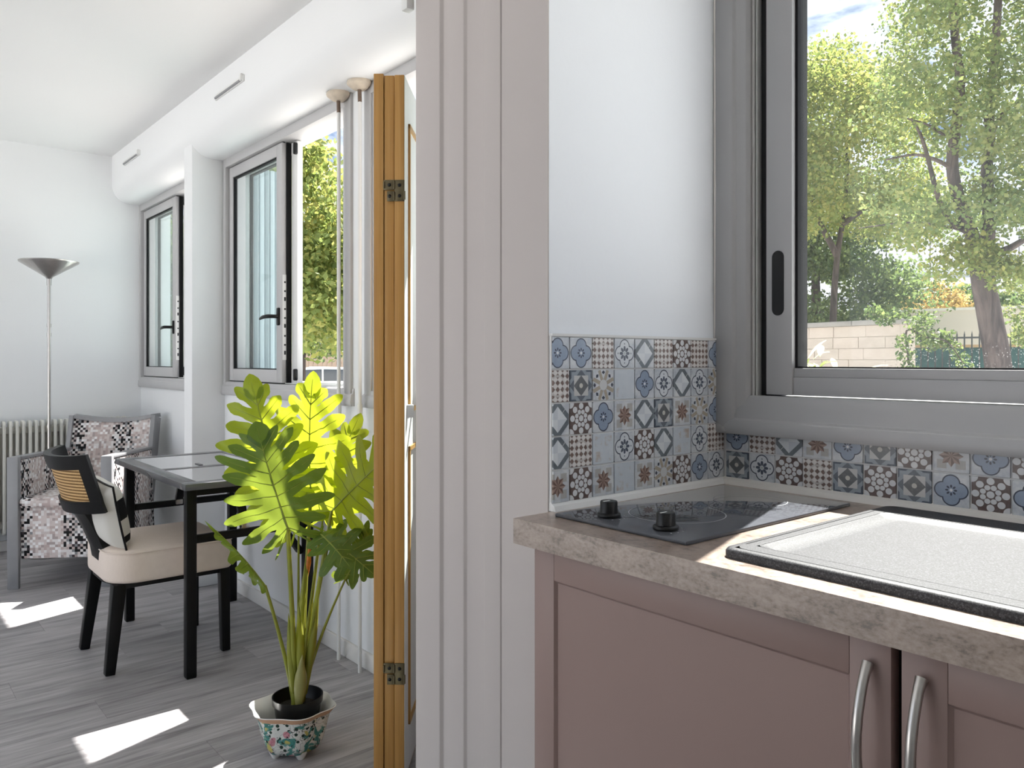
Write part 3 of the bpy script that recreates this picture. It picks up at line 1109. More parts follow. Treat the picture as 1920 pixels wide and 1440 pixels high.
# fin was built in world x,z and y about zero
f0.location = (0, ry0, 0)
for i in range(1, nsec):
    copy_part(f0, rd, (0, ry0 + i * pit, 0))
MB().box(-5.775, -5.735, ry0, ry0 + (nsec - 1) * pit, .74, .785).build('top_header', M_RAD, rd, bevel=.01)
MB().box(-5.775, -5.735, ry0, ry0 + (nsec - 1) * pit, .16, .205).build('bottom_header', M_RAD, rd, bevel=.01)
MB().box(-5.757, -5.752, ry0, ry0 + (nsec - 1) * pit, .20, .75).build('web_plate', M_RAD, rd)
MB().tube([(-5.75, ry0 + nsec * pit - .02, .765), (-5.75, ry0 + nsec * pit + .03, .765), (-5.75, ry0 + nsec * pit + .03, .80)], .012, 10).build('valve', M_BLACKPL, rd, smooth=True)
for yy in (ry0 + .15, ry0 + 1.15):
    MB().box(-5.835, -5.77, yy, yy + .03, .70, .74).build('bracket', M_RAD, rd)
    MB().box(-5.78, -5.74, yy, yy + .03, 0, .14).build('foot', M_RAD, rd)

# =================================================================== FLOOR LAMP
lp = P(92, 675, 4.88)
lm = thing('floor_lamp', 'slim steel uplighter floor lamp with a conical bowl shade', 'floor lamp', (lp.x, lp.y, 0))
MB().lathe([(0, 0), (.125, 0), (.13, .008), (.125, .018), (.05, .026), (.015, .04), (0, .04)], (lp.x, lp.y, 0), 32).build('base', M_STEEL, lm, smooth=True)
MB().tube([(lp.x, lp.y, .03), (lp.x, lp.y, .62), (lp.x, lp.y, 1.20), (lp.x, lp.y, 1.71)], .0095, 12).build('pole', M_STEEL, lm, smooth=True)
for zz in (1.345, 1.402, .78):
    MB().tube([(lp.x, lp.y, zz), (lp.x, lp.y, zz + .022)], .0125, 12).build('pole_collar', M_STEEL, lm, smooth=True)
MB().lathe([(.014, 1.700), (.022, 1.712), (.163, 1.800), (.166, 1.809), (.162, 1.811), (.02, 1.727), (0, 1.722)], (lp.x, lp.y, 0), 40).build('shade', M_STEEL, lm, smooth=True)
MB().tube([(lp.x, lp.y, 1.66), (lp.x, lp.y, 1.706)], .013, 12).build('shade_neck', M_STEEL, lm, smooth=True)

# =================================================================== ARMCHAIR
def mosaic_mat():
    m = Mat('mosaic_check_fabric', (.6, .55, .52), .8, spec=.2)
    x, y, z = m.xyz('Object')
    cs = 1 / .0140
    nx, ny, nz_ = m.xyz('Normal')
    fx = nx.abs() > .6
    fz = nz_.abs() > .75
    gx = ((x * (1 - fx) + y * fx) * cs + .5).floor()
    gz = ((z * (1 - fz) + y * fz) * cs).floor()
    v = m.vec(gx, gz, 0.0)
    w1 = m.white(v)
    w2 = m.white(m.vec(gx + 37, gz + 11, 3.0))
    band = m.noise(m.vec(gx * .11, gz * .028, 0.0), 1.0, 2)
    chk = ((gx + gz).mod(2.0)) > .5
    pale = m.ramp(w1, [(0, (.62, .55, .53)), (.3, (.50, .41, .39)), (.5, (.72, .70, .69)), (.7, (.58, .52, .50)), (.85, (.40, .34, .33))], 'CONSTANT')
    dark = m.ramp(w1, [(0, (.012, .012, .013)), (.45, (.05, .04, .045)), (.62, (.24, .25, .26)), (.8, (.70, .68, .68))], 'CONSTANT')
    colv = ((gx * .30).sin() * .5 + .5) * .75 + w2 * .42
    isd = (colv > .70) * (chk.max(w2 > .62))
    c = m.mix(isd, pale, dark)
    wht = (w2 > .80) * (1 - chk)
    c = m.mix(wht, c, (.82, .81, .81))
    m.base(c)
    m.bump(m.noise(m.coord('Object'), 500, 1), .2, .0005)
    return m.m


M_MOS = mosaic_mat()
AW, AD = .52, .74
fl_ = Vector((-4.865, .63, 0))
phi = math.radians(57)
xd = Vector((math.cos(phi), math.sin(phi), 0)); yd = Vector((-math.sin(phi), math.cos(phi), 0))
ac = fl_ + xd * AW / 2
arm_ch = thing('armchair', 'armchair in black, grey and white mosaic fabric with grey wooden frame in the corner', 'armchair', (ac.x, ac.y, 0), phi)
h = AW / 2


def A(mb, name, mat, parent=arm_ch, **k): return mb.build(name, mat, parent, world=False, **k)


A(MB().box(-h + .045, h - .045, .02, AD - .10, .15, .43), 'seat_base', M_MOS, bevel=.012)
A(MB().box(-h + .05, h - .05, -.005, AD - .12, .42, .475), 'seat_cushion', M_MOS, bevel=.022, seg=3)
for sx in (-1, 1):
    x0, x1 = sorted((sx * h, sx * (h - .055)))
    pa = MB().prism([(.015, .16), (.015, .675), (AD - .10, .655), (AD - .04, .16)], x0 + .004, x1 - .004, 'x')
    ap = A(pa, 'arm', M_MOS, bevel=.008)
    MB().prism([(-.012, .30), (-.012, .692), (.022, .692), (.022, .30), (.016, .0), (-.006, .0)], x0, x1, 'x').build('arm_post', M_GREYWOOD, ap, world=False, bevel=.003)
    MB().prism([(.02, .676), (.02, .692), (AD - .09, .672), (AD - .09, .656)], x0, x1, 'x').build('arm_rail', M_GREYWOOD, ap, world=False, bevel=.003)
    A(MB().beam((sx * (h - .03), AD - .08, .17), (sx * (h - .02), AD + .02, 0), .035, .04, (1, 0, 0), .025, .028), 'leg', M_GREYWOOD, bevel=.003)
# backrest leaning backwards with a dished top
rowsb, rowsf = [], []
nb = 12
for j in range(nb + 1):
    z = .30 + (.845 - .30) * j / nb
    yb = AD - .13 + .24 * ((z - .30) / .545) * .62
    rf, rb_ = [], []
    for i in range(nb + 1):
        xx = -h + .02 + (AW - .04) * i / nb
        k_ = (2 * i / nb - 1)
        dz = -.028 * (1 - k_ * k_) * max(0, (j / nb - .75) * 4)
        wide = 1.0
        rf.append((xx * wide, yb - .03 * (k_ * k_) + .0, z + dz))
        rb_.append((xx * wide, yb + .085 - .03 * k_ * k_, z + dz))
    rowsf.append(rf); rowsb.append(rb_)
bk = MB().grid(rowsf)
bk.grid(rowsb)
bk.grid([rowsf[-1], rowsb[-1]]); bk.grid([rowsf[0], rowsb[0]])
bk.grid([[r_[0] for r_ in rowsf], [r_[0] for r_ in rowsb]]); bk.grid([[r_[-1] for r_ in rowsf], [r_[-1] for r_ in rowsb]])
bo = A(bk, 'backrest', M_MOS, smooth=True)
for sx in (0, -1):
    pts = [((r_[sx][0] + r2[sx][0]) / 2, (r_[sx][1] + r2[sx][1]) / 2, r_[sx][2]) for r_, r2 in zip(rowsf, rowsb)]
    q = MB()
    for p0, p1 in zip(pts[:-1], pts[1:]): q.beam(p0, p1, .024, .115, (0, 1, 0))
    q.build('back_post', M_GREYWOOD, bo, world=False)
pts = [Vector(((a_[0] + b_[0]) / 2, (a_[1] + b_[1]) / 2, a_[2] + .008)) for a_, b_ in zip(rowsf[-1], rowsb[-1])]
q = MB()
for p0, p1 in zip(pts[:-1], pts[1:]): q.beam(p0, p1, .105, .022)
q.build('top_rail', M_GREYWOOD, bo, world=False)

# =================================================================== TABLE
def tabletop_mat():
    m = Mat('grey_gloss_panel', (.20, .20, .21), .12, spec=.9)
    p = m.pos()
    m.base(m.mix(m.noise(m.mapped(p, (30, 4, 1)), 1.0, 3), (.19, .195, .215), (.28, .285, .305)))
    m.p.inputs['Coat Weight'].default_value = 1.0
    m.p.inputs['Coat IOR'].default_value = 1.7
    return m.m


M_TTOP = tabletop_mat()
M_TEDGE = simple('dark_grey_table_edge', (.10, .10, .108), .22, 0, .7, .1)
tx0, tx1, ty0, ty1, tz = -3.975, -2.975, .935, 1.520, .745
tb = thing('folding_table', 'dark grey folding table with black legs against the wall under the window', 'table', ((tx0 + tx1) / 2, (ty0 + ty1) / 2, 0))
tf = MB()
b_ = .062
tf.box(tx0, tx0 + b_, ty0, ty1, tz - .024, tz)
tf.box(tx1 - b_, tx1, ty0, ty1, tz - .024, tz)
tf.box(tx0 + b_, tx1 - b_, ty0, ty0 + b_, tz - .024, tz)
tf.box(tx0 + b_, tx1 - b_, ty1 - .12, ty1, tz - .024, tz)
tf.box(-3.475, -3.430, ty0 + b_, ty1 - .12, tz - .024, tz)
ttf = tf.build('top_frame', M_TEDGE, tb, bevel=.002)
MB().box(tx0 + b_, -3.475, ty0 + b_, ty1 - .12, tz - .020, tz - .0015).build('top_panel', M_TTOP, tb)
MB().box(-3.430, tx1 - b_, ty0 + b_, ty1 - .12, tz - .020, tz - .0015).build('top_panel', M_TTOP, tb)
MB().box(-3.56, -3.50, 1.16, 1.175, tz - .001, tz + .0015).build('hinge_plate', M_TEDGE, tb)
for xx in (-3.925, -3.075):
    for yy in (.985, 1.46):
        MB().box(xx - .019, xx + .019, yy - .019, yy + .019, .003, tz - .024).build('leg', M_BLACKWOOD, tb, bevel=.003)
        MB().box(xx - .017, xx + .017, yy - .017, yy + .017, 0, .004).build('foot_pad', M_BLACKPL, tb)
    MB().box(xx - .012, xx + .012, .985, 1.46, .505, .535).build('end_rung', M_BLACKWOOD, tb, bevel=.002)
    MB().box(xx - .010, xx + .010, .985, 1.46, tz - .06, tz - .024).build('end_rail', M_BLACKWOOD, tb, bevel=.002)
    s_ = 1 if xx < -3.5 else -1
    br = MB().beam((xx + s_ * .015, 1.20, .535), (xx + s_ * .10, 1.20, tz - .03), .020, .034, (0, 1, 0)).build('folding_brace', M_BLACKWOOD, tb, bevel=.002)
    MB().box(xx + s_ * .015 - .012, xx + s_ * .015 + .012, 1.185, 1.215, .515, .555).build('brace_bracket', M_STEEL, br, bevel=.002)
MB().beam((-3.09, 1.22, tz - .03), (-3.10, 1.44, .40), .022, .045, (1, 0, 0)).build('folding_brace', M_BLACKWOOD, tb, bevel=.002)
MB().box(-3.93, -3.07, 1.44, 1.46, tz - .055, tz - .024).build('long_rail', M_BLACKWOOD, tb, bevel=.002)

# =================================================================== DINING CHAIR
def linen_mat():
    m = Mat('beige_linen', (.70, .60, .50), .85, spec=.2)
    p = m.coord('Object')
    a_ = m.noise(m.mapped(p, (500, 40, 40)), 1.0, 2)
    b__ = m.noise(m.mapped(p, (40, 500, 500)), 1.0, 2)
    m.base(m.mix((a_ + b__) * .5, (.72, .61, .53), (.90, .79, .70)))
    m.bump(a_ + b__, .3, .0006)
    return m.m


def cane_mat():
    m = Mat('woven_cane', (.5, .3, .12), .6, spec=.3)
    x, y, z = m.xyz('Object')
    s_ = (z * 520).sin() * .5 + .5
    t_ = (x * 620 + y * 420).sin() * .5 + .5
    c = m.ramp(s_ * .78 + t_ * .22, [(.2, (.16, .08, .025)), (.5, (.46, .27, .10)), (.8, (.68, .46, .22))])
    m.base(c)
    m.bump(s_ * .6 + t_ * .4, .8, .003)
    return m.m


ch = thing('dining_chair', 'black barrel-back dining chair with cane inset and beige linen seat at the table', 'chair', (-3.47, .97, 0))
M_LINEN = linen_mat()
cx0, cx1, cy0, cy1 = -3.70, -3.245, .745, 1.215
# seat: rounded at the back, domed on top
outl = []
rr = .11
for i in range(9):
    t = PI + PI / 2 * i / 8; outl.append((cx0 + rr + rr * math.cos(t), cy0 + rr + rr * math.sin(t)))
for i in range(9):
    t = 1.5 * PI + PI / 2 * i / 8; outl.append((cx1 - rr + rr * math.cos(t), cy0 + rr + rr * math.sin(t)))
rr = .03
for i in range(5):
    t = PI / 2 * i / 4; outl.append((cx1 - rr + rr * math.cos(t), cy1 - rr + rr * math.sin(t)))
for i in range(5):
    t = PI / 2 + PI / 2 * i / 4; outl.append((cx0 + rr + rr * math.cos(t), cy1 - rr + rr * math.sin(t)))
mx_, my_ = (cx0 + cx1) / 2, (cy0 + cy1) / 2
rowsq = []
for z, k_ in ((.345, .97), (.350, .99), (.36, 1.0), (.445, 1.0), (.458, .992), (.464, .975), (.471, .90), (.483, .70), (.490, .45), (.492, .2)):
    rowsq.append([(mx_ + (p_[0] - mx_) * k_, my_ + (p_[1] - my_) * k_, z) for p_ in outl])
sq = MB().grid(rowsq, True)
n_ = len(outl)
sq.f.append(tuple(range(n_ - 1, -1, -1))); sq.mi.append(0)
sq.f.append(tuple(9 * n_ + i for i in range(n_))); sq.mi.append(0)
seat = sq.build('seat', M_LINEN, ch, smooth=True)
q = MB()
q.tube([(p_[0], p_[1], .460) for p_ in outl] + [(outl[0][0], outl[0][1], .460)], .0028, 6, cap=False)
q.build('piping', M_LINEN, seat, smooth=True)
MB().box(cx0 + .03, cx1 - .03, cy0 + .06, cy1 - .03, .322, .347).build('seat_rail', M_BLACKWOOD, ch, bevel=.004)
for (a, b, w0, w1) in (((-3.300, .790, .34), (-3.297, .756, 0), .050, .036), ((-3.655, .79, .34), (-3.665, .745, 0), .050, .036),
                       ((-3.280, 1.185, .34), (-3.276, 1.190, 0), .040, .034), ((-3.66, 1.185, .34), (-3.665, 1.190, 0), .040, .034)):
    MB().beam(a, b, w0, w0, (0, 1, 0), w1, w1).build('leg', M_BLACKWOOD, ch, bevel=.004)
# barrel back: a curved, leaning band on two swept posts
bcx = -3.472
def band_pt(t, z, dr_=0.0):
    """t from -1 (far end) to 1 (near end)."""
    ang = t * 1.05
    R_ = .262 + dr_
    lean = (z - .60) * .30
    c0 = math.cos(1.05)
    return Vector((bcx + R_ * math.sin(ang) * .96, .7416 - dr_ * math.cos(ang) - .088 * (math.cos(ang) - c0) / (1 - c0) - lean, z + .012 * (t * t)))


def band(z0, z1, t0, t1, r0, r1, name, mat, parent, n=20):
    q = MB()
    fr, bk_ = [], []
    for i in range(n + 1):
        t = t0 + (t1 - t0) * i / n
        fr.append((band_pt(t, z0, r0), band_pt(t, z1, r0)))
        bk_.append((band_pt(t, z0, r1), band_pt(t, z1, r1)))
    q.grid([[f_[0] for f_ in fr], [f_[1] for f_ in fr]])
    q.grid([[f_[0] for f_ in bk_], [f_[1] for f_ in bk_]])
    q.grid([[f_[1] for f_ in fr], [f_[1] for f_ in bk_]])
    q.grid([[f_[0] for f_ in fr], [f_[0] for f_ in bk_]])
    for e in (0, -1):
        q.add([fr[e][0], fr[e][1], bk_[e][1], bk_[e][0]], [(0, 1, 2, 3)])
    return q.build(name, mat, parent, smooth=True)


bkr = band(.785, .838, -1, 1, -.014, .014, 'backrest', M_BLACKWOOD, ch)
band(.615, .662, -1, 1, -.014, .014, 'lower_rail', M_BLACKWOOD, bkr)
for t0, t1 in ((-1, -.80), (.80, 1)):
    band(.655, .79, t0, t1, -.013, .013, 'side_stile', M_BLACKWOOD, bkr, 6)
band(.658, .788, -.81, .81, -.004, .004, 'cane_panel', cane_mat(), bkr)
# one broad splat flares from the band down into the seat frame
rws = []
for z, y, wv, th in ((.335, .752, .150, .045), (.40, .748, .120, .045), (.46, .735, .092, .044), (.52, .712, .082, .042), (.58, .685, .086, .038), (.64, .650, .110, .032)):
    rws.append([(bcx - wv, y + .020, z), (bcx - wv * .5, y, z), (bcx + wv * .5, y, z), (bcx + wv, y + .020, z), (bcx + wv, y + .020 + th, z), (bcx + wv * .5, y + th, z), (bcx - wv * .5, y + th, z), (bcx - wv, y + .02 + th, z)])
MB().grid(rws, True).build('back_splat', M_BLACKWOOD, ch, smooth=True)

# cushion on the chair
def pillow_mat():
    m = Mat('white_black_pillow', (.75, .73, .69), .85, spec=.2)
    x, y, z = m.xyz('Object')
    s_ = z + x * .12
    blk = ((s_ - .045).abs() < .042).max((s_ + .075).abs() < .013)
    front = y > 0.004
    m.base(m.mix(blk * front, (.72, .70, .65), (.012, .012, .013)))
    return m.m


pc = thing('cushion', 'white square cushion with black bands and piping leaning on the dining chair', 'cushion', (-3.392, .798, .462), math.radians(7))
n = 14
hs = .134
fr, bk_ = [], []
for j in range(n + 1):
    ra, rb2 = [], []
    for i in range(n + 1):
        a, b = 2 * i / n - 1, 2 * j / n - 1
        th = .052 * ((1 - a ** 4) * (1 - b ** 4)) ** .5
        pin = 1 - .06 * (1 - a * a) * (b * b) , 1 - .06 * (1 - b * b) * (a * a)
        X, Z = a * hs * pin[1], b * hs * pin[0]
        ra.append((X, th, Z)); rb2.append((X, -th, Z))
    fr.append(ra); bk_.append(rb2)
q = MB().grid(fr); q.grid(bk_)
ROT = Matrix.Rotation(math.radians(14), 4, 'X') @ Matrix.Rotation(math.radians(8), 4, 'Y')
po = q.build('cover', pillow_mat(), pc, world=False, smooth=True)
po.location = (0, -.035, .150); po.rotation_euler = ROT.to_euler()
edge = fr[0] + [r_[-1] for r_ in fr[1:]] + fr[-1][::-1][1:] + [r_[0] for r_ in fr[::-1][1:]]
pp = MB().tube([(e[0], 0, e[2]) for e in edge], .0042, 8, cap=False).build('piping', M_BLACKPL, po, world=False, smooth=True)

# =================================================================== POTTED PLANT
pb = P(549, 675, 2.42)
PX, PY = pb.x, pb.y
camdir = math.atan2(RT.y, RT.x)


def porcelain_mat():
    m = Mat('painted_porcelain', (.8, .8, .78), .18, spec=.5)
    p = m.coord('Object')
    x, y, z = m.xyz('Object')
    c = m.mix(m.noise(p, 30, 2), (.70, .74, .70), (.80, .80, .76))
    d1 = m.voronoi(p, 26)
    n1 = m.noise(p, 22, 3, .6, .5)
    c = m.mix(((n1 - .53) * 22).clamp(), c, m.mix(m.noise(p, 90, 2), (.03, .19, .19), (.10, .34, .28)))
    pet = ((d1 < .30) * (m.noise(p, 16, 1) > .47))
    c = m.mix(pet, c, m.mix(m.noise(p, 150, 2), (.48, .12, .18), (.70, .42, .44)))
    d2 = m.voronoi(m.mapped(p, (1, 1, 1), (3, 1, 2)), 62)
    lf = (d2 < .34) * (m.noise(p, 19, 1, .5) < .52)
    c = m.mix(lf, c, (.015, .045, .03))
    n3 = m.noise(p, 26, 2, .5, 2.0)
    c = m.mix(((n3 - .5).abs() < .012), c, (.02, .02, .02))
    c = m.mix(((m.noise(p, 24, 2) - .64) * 20).clamp(), c, (.55, .50, .14))
    band = (z > .128)
    c = m.mix(band, c, (.62, .38, .24))
    m.base(c)
    return m.m


M_PORC = porcelain_mat()
M_GLAZE = simple('white_glaze', (.80, .80, .77), .15, var=.03)
bowl = thing('cachepot', 'lobed white porcelain bowl with painted green and pink flowers on the plank floor', 'plant pot', (PX, PY, 0), camdir)


def lobed(a, z):
    k = 1 + (.045 + .25 * max(0, z - .10)) * math.cos(6 * a + .5)
    return (1.0 * k, .86 * k)


q = MB().lathe([(.052, .016), (.075, .020), (.088, .040), (.098, .075), (.104, .105), (.110, .125), (.122, .140), (.1275, .1455)], n=60, shape=lobed)
outer = q.build('outer_wall', M_PORC, bowl, world=False, smooth=True)
# drop the top disc made by the lathe
bm = bmesh.new(); bm.from_mesh(outer.data)
for f_ in [f_ for f_ in bm.faces if len(f_.verts) > 10 and f_.calc_center_median().z > .1]: bm.faces.remove(f_)
bm.to_mesh(outer.data); bm.free()
q = MB().lathe([(.1275, .1455), (.1255, .1475), (.117, .141), (.104, .124), (.098, .105), (.090, .075), (.078, .040), (.0, .030)], n=60, shape=lobed, caps=False)
q.build('glazed_lining', M_GLAZE, bowl, world=False, smooth=True)
for a in (.55, 2.2, 3.8, 5.4):
    MB().lathe([(.010, 0), (.013, .004), (.019, .018), (.022, .026)], (.055 * math.cos(a), .050 * math.sin(a), 0), 12).build('foot', M_GLAZE, bowl, world=False, smooth=True)

pot = thing('potted_philodendron', 'large philodendron with deeply lobed yellow-green leaves in a black nursery pot', 'plant', (PX, PY, .035), 0)
nc = P(558, 675, 2.43)
NX, NY = nc.x, nc.y
MB().lathe([(.0, .036), (.056, .036), (.070, .150), (.0755, .152), (.0765, .172), (.0735, .172), (.0705, .152), (.062, .135)], (NX, NY, 0), 40).build('nursery_pot', M_BLACKPL, pot, smooth=True)
MB().lathe([(.0, .134), (.03, .137), (.055, .133), (.067, .136)], (NX, NY, 0), 24, shape=lambda a, z: (1 + .02 * math.sin(5 * a), 1)).build('soil', simple('dark_potting_soil', (.02, .016, .014), .9, var=.7, scale=160, bump=1.0, bscale=200), pot)


def leaf_mat(name, c0, c1, t0, fac, rough=.32):
    m = Mat(name, c0, rough, spec=.45)
    p = m.pos()
    n1 = m.noise(p, 14, 3)
    c = m.mix(n1, c0, c1)
    m.base(c)
    m.translucent(t0, fac)
    return m.m


M_LEAF = leaf_mat('philodendron_leaf', (.10, .17, .018), (.20, .28, .03), (.62, .70, .035), .50)
M_LEAF_SHADE = leaf_mat('philodendron_leaf_shade', (.055, .12, .018), (.11, .20, .03), (.36, .46, .05), .25)  # shaded leaf copy, shade put into darker greens and weaker translucency
M_VEIN = leaf_mat('leaf_vein', (.30, .36, .07), (.36, .42, .10), (.6, .65, .1), .3)
M_STEM = leaf_mat('philodendron_stem', (.24, .27, .04), (.38, .38, .07), (.55, .58, .06), .25)
M_SHEATH = leaf_mat('stem_sheath', (.27, .25, .09), (.42, .42, .16), (.5, .5, .1), .25)


def bez(p0, p1, p2, p3, n):
    out = []
    for i in range(n + 1):
        t = i / n
        out.append(p0 * (1 - t) ** 3 + p1 * 3 * t * (1 - t) ** 2 + p2 * 3 * t * t * (1 - t) + p3 * t ** 3)
    return out


def leaf(base, tip, nrm, width, n=7, mat=M_LEAF, droop=.12, cup=.10, seed=0, wav=.006, asym=1.0):
    rg = random.Random(seed)
    base, tip, nrm = Vector(base), Vector(tip), Vector(nrm)
    L = (tip - base).length
    yv = (tip - base).normalized()
    zv = (nrm - yv * nrm.dot(yv)).normalized()
    xv = yv.cross(zv).normalized()
    ph = rg.random() * 6

    def to3(x, y):
        s = y / L
        z = -droop * L * (s - .45) ** 2 * 2.2 + droop * L * .4 - cup * abs(x) - (droop * 1.5) * x * x / L
        z += wav * math.sin(x * 60 + y * 45 + ph) * min(1, abs(x) / .05)
        return base + xv * x + yv * y + zv * z

    def prof_len(s):
        return width * (.50 + 1.15 * s - 1.55 * s * s) if s > 0 else width * .5

    def ang(s):      # angle away from the tip direction
        return math.radians(128 - 150 * s + 55 * s * s)
    leafq, vein = MB(), MB()
    t0 = .26
    for side in (-1, 1):
        bounds = [-.16 + 1.06 * (k / n) for k in range(n + 1)]
        jit = [rg.uniform(.88, 1.12) for _ in range(n)]
        ja = [rg.uniform(-.08, .08) for _ in range(n)]

        def bpt(sb, t):
            so = max(0, sb) * .95
            a = ang(max(0, min(1, sb)))
            ln_ = prof_len(max(0, sb)) * (asym if side > 0 else 1)
            if sb < 0: a += -sb * 2.2
            return (side * math.sin(a) * ln_ * t, so * L + math.cos(a) * ln_ * t)
        for k in range(n):
            s0, s1 = bounds[k], bounds[k + 1]
            sm = (s0 + s1) / 2
            a = ang(max(0, min(1, sm))) + (max(0, -sm) * 2.2) + ja[k]
            ln_ = prof_len(max(0, sm)) * jit[k] * (asym if side > 0 else 1)
            root = (0, max(0, sm) * .95 * L)
            d = (side * math.sin(a), math.cos(a))
            pn = (-d[1] * side, d[0] * side)      # points towards larger s
            rws = []
            for t in (0, t0 * .5, t0):
                lo, hi = bpt(s0, t), bpt(s1, t)
                ce_ = (root[0] + d[0] * ln_ * t, root[1] + d[1] * ln_ * t)
                rws.append([lo, ce_, hi])
            lo, ce_, hi = rws[-1]
            w0 = .5 * math.hypot(hi[0] - lo[0], hi[1] - lo[1])
            for t, wv in ((.38, .80), (.48, .80), (.60, .84), (.72, .84), (.83, .72), (.92, .50), (.98, .24), (1.0, .05)):
                cx_, cy_ = root[0] + d[0] * ln_ * t, root[1] + d[1] * ln_ * t
                ww = w0 * wv * (1 + .12 * math.sin(t * 14 + k * 2 + ph))
                rws.append([(cx_ - pn[0] * ww, cy_ - pn[1] * ww), (cx_, cy_), (cx_ + pn[0] * ww, cy_ + pn[1] * ww)])
            leafq.grid([[to3(*p_) for p_ in r_] for r_ in rws])
            vp = [to3(root[0] + d[0] * ln_ * t, root[1] + d[1] * ln_ * t) for t in (0, .15, .3, .5, .7, .85)]
            vein.tube(vp, [.0015, .0013, .0011, .0009, .0006, .0003], 5)
    # terminal lobe
    tb_ = bounds[-1] * .95
    rws = []
    for t, wv in ((0, .30), (.25, .40), (.5, .42), (.75, .32), (.92, .16), (1.0, .02)):
        y_ = (tb_ - .01 + (1.08 - tb_) * t) * L
        ww = width * .34 * wv
        rws.append([to3(-ww, y_), to3(0, y_), to3(ww, y_)])
    leafq.grid(rws)
    vein.tube([to3(0, L * s) for s in (0, .2, .4, .6, .8, 1.0)], [.0030, .0026, .0022, .0018, .0012, .0005], 6)
    bm = bmesh.new()
    ob = leafq.build('leaf', mat, pot, smooth=True, flip=False)
    bm.from_mesh(ob.data)
    bmesh.ops.remove_doubles(bm, verts=bm.verts[:], dist=.0004)
    bmesh.ops.subdivide_edges(bm, edges=bm.edges[:], cuts=1, use_grid_fill=True, smooth=.3)
    bmesh.ops.recalc_face_normals(bm, faces=bm.faces[:])
    bm.to_mesh(ob.data); bm.free()
    ob.data.shade_smooth()
    vein.build('veins', M_VEIN, ob, smooth=True)
    return ob


def stem(base, mid, top, r0=.009, r1=.004, mat=None):
    b, m_, t = Vector(base), Vector(mid), Vector(top)
    pts = bez(b, b * .4 + m_ * .6, m_ * .7 + t * .3, t, 12)
    MB().tube(pts, [r0 + (r1 - r0) * i / 12 for i in range(13)], 9).build('petiole', mat or M_STEM, pot, smooth=True)


root = Vector((NX, NY, .15))
cam_n = (-FW + Vector((0, 0, .04))).normalized()
# (base px,py,d) (tip px,py,d) width material
SPEC = [
    ((540, 992, 2.30), (482, 806, 2.24), .235, M_LEAF_SHADE, 9, (.10, 0, .30), 3, .9),     # front leaf
    ((535, 925, 2.46), (470, 716, 2.44), .215, M_LEAF, 8, (.15, 0, .05), 5, .85),      # upper left
    ((583, 930, 2.55), (584, 712, 2.52), .205, M_LEAF, 8, (-.05, 0, .10), 8, 1.0),      # upper centre
    ((622, 958, 2.44), (745, 838, 2.40), .215, M_LEAF, 8, (-.2, 0, .0), 11, 1.0),      # right
    ((606, 968, 2.55), (668, 786, 2.58), .165, M_LEAF, 7, (-.3, 0, .1), 14, 1.0),      # right rear
    ((618, 1010, 2.40), (700, 1075, 2.36), .13, M_LEAF_SHADE, 6, (-.1, 0, .8), 17, 1.0),     # low right
    ((600, 1000, 2.36), (655, 1060, 2.28), .085, M_LEAF_SHADE, 5, (.3, 0, .9), 21, 1.0),      # low centre
    ((560, 975, 2.50), (500, 860, 2.56), .18, M_LEAF, 7, (.3, 0, .2), 29, 1.0),     # behind the front leaf
    ((648, 1085, 2.46), (690, 985, 2.44), .085, M_LEAF_SHADE, 6, (.9, 0, .3), 31, 1.0),      # crinkled right
]
for i, (b, t, wd, mt, nl, tilt, sd_, asy) in enumerate(SPEC):
    B_, T_ = P(*b), P(*t)
    nr = cam_n + RT * tilt[0] + Vector((0, 0, tilt[2]))
    leaf(B_, T_, nr, wd, nl, mt, seed=sd_, asym=asy)
    side = (b[0] - 558) / F_PX * 2.4
    midp = root + Vector((0, 0, .14)) + RT * side * .25
    stem(root + RT * (side * .10) + FW * (b[2] - 2.42) * .2, midp, B_, .0105 if i < 4 else .0065, .0050 if i < 4 else .0030)
# the narrow leaf seen edge-on at the left, drooping outwards
Bp, Tp = P(497, 1098, 2.36), P(394, 982, 2.30)
leaf(Bp, Tp, (FW * .12 + Vector((0, 0, 1)) + RT * .75), .075, 7, M_LEAF_SHADE, droop=.05, cup=.35, seed=41, wav=.010)
stem(root + RT * -.012, root + Vector((0, 0, .13)) - RT * .030, Bp, .0075, .0045)
# wrapped sheaths at the foot of the stems
for (bx_, by_, d_, tx_, ty_, w_, mt) in ((560, 1328, 2.38, 567, 1228, .034, M_SHEATH), (549, 1300, 2.40, 541, 1150, .021, M_STEM), (572, 1300, 2.42, 598, 1110, .024, M_STEM),
                                         (565, 1290, 2.40, 560, 1130, .024, M_STEM), (556, 1270, 2.44, 574, 1040, .020, M_STEM)):
    b0, t0_ = P(bx_, by_, d_), P(tx_, ty_, d_ + .01)
    pts = [b0 + (t0_ - b0) * k / 8 for k in range(9)]
    rad = [w_ * v_ for v_ in (.42, .58, .75, .86, .88, .78, .56, .32, .04)]
    MB().tube(pts, [r_ * .62 for r_ in rad], 12).build('sheath', mt, pot, smooth=True)
ob_ = MB()
o0, o1 = P(571, 1095, 2.50), P(582, 1012, 2.50)
ob_.tube([o0, o0 * .5 + o1 * .5 + RT * .004, o1], [.007, .008, .003], 8)
ob_.build('spadix', simple('orange_spadix', (.75, .22, .04), .5, var=.4, scale=80, bump=.6), pot, smooth=True)

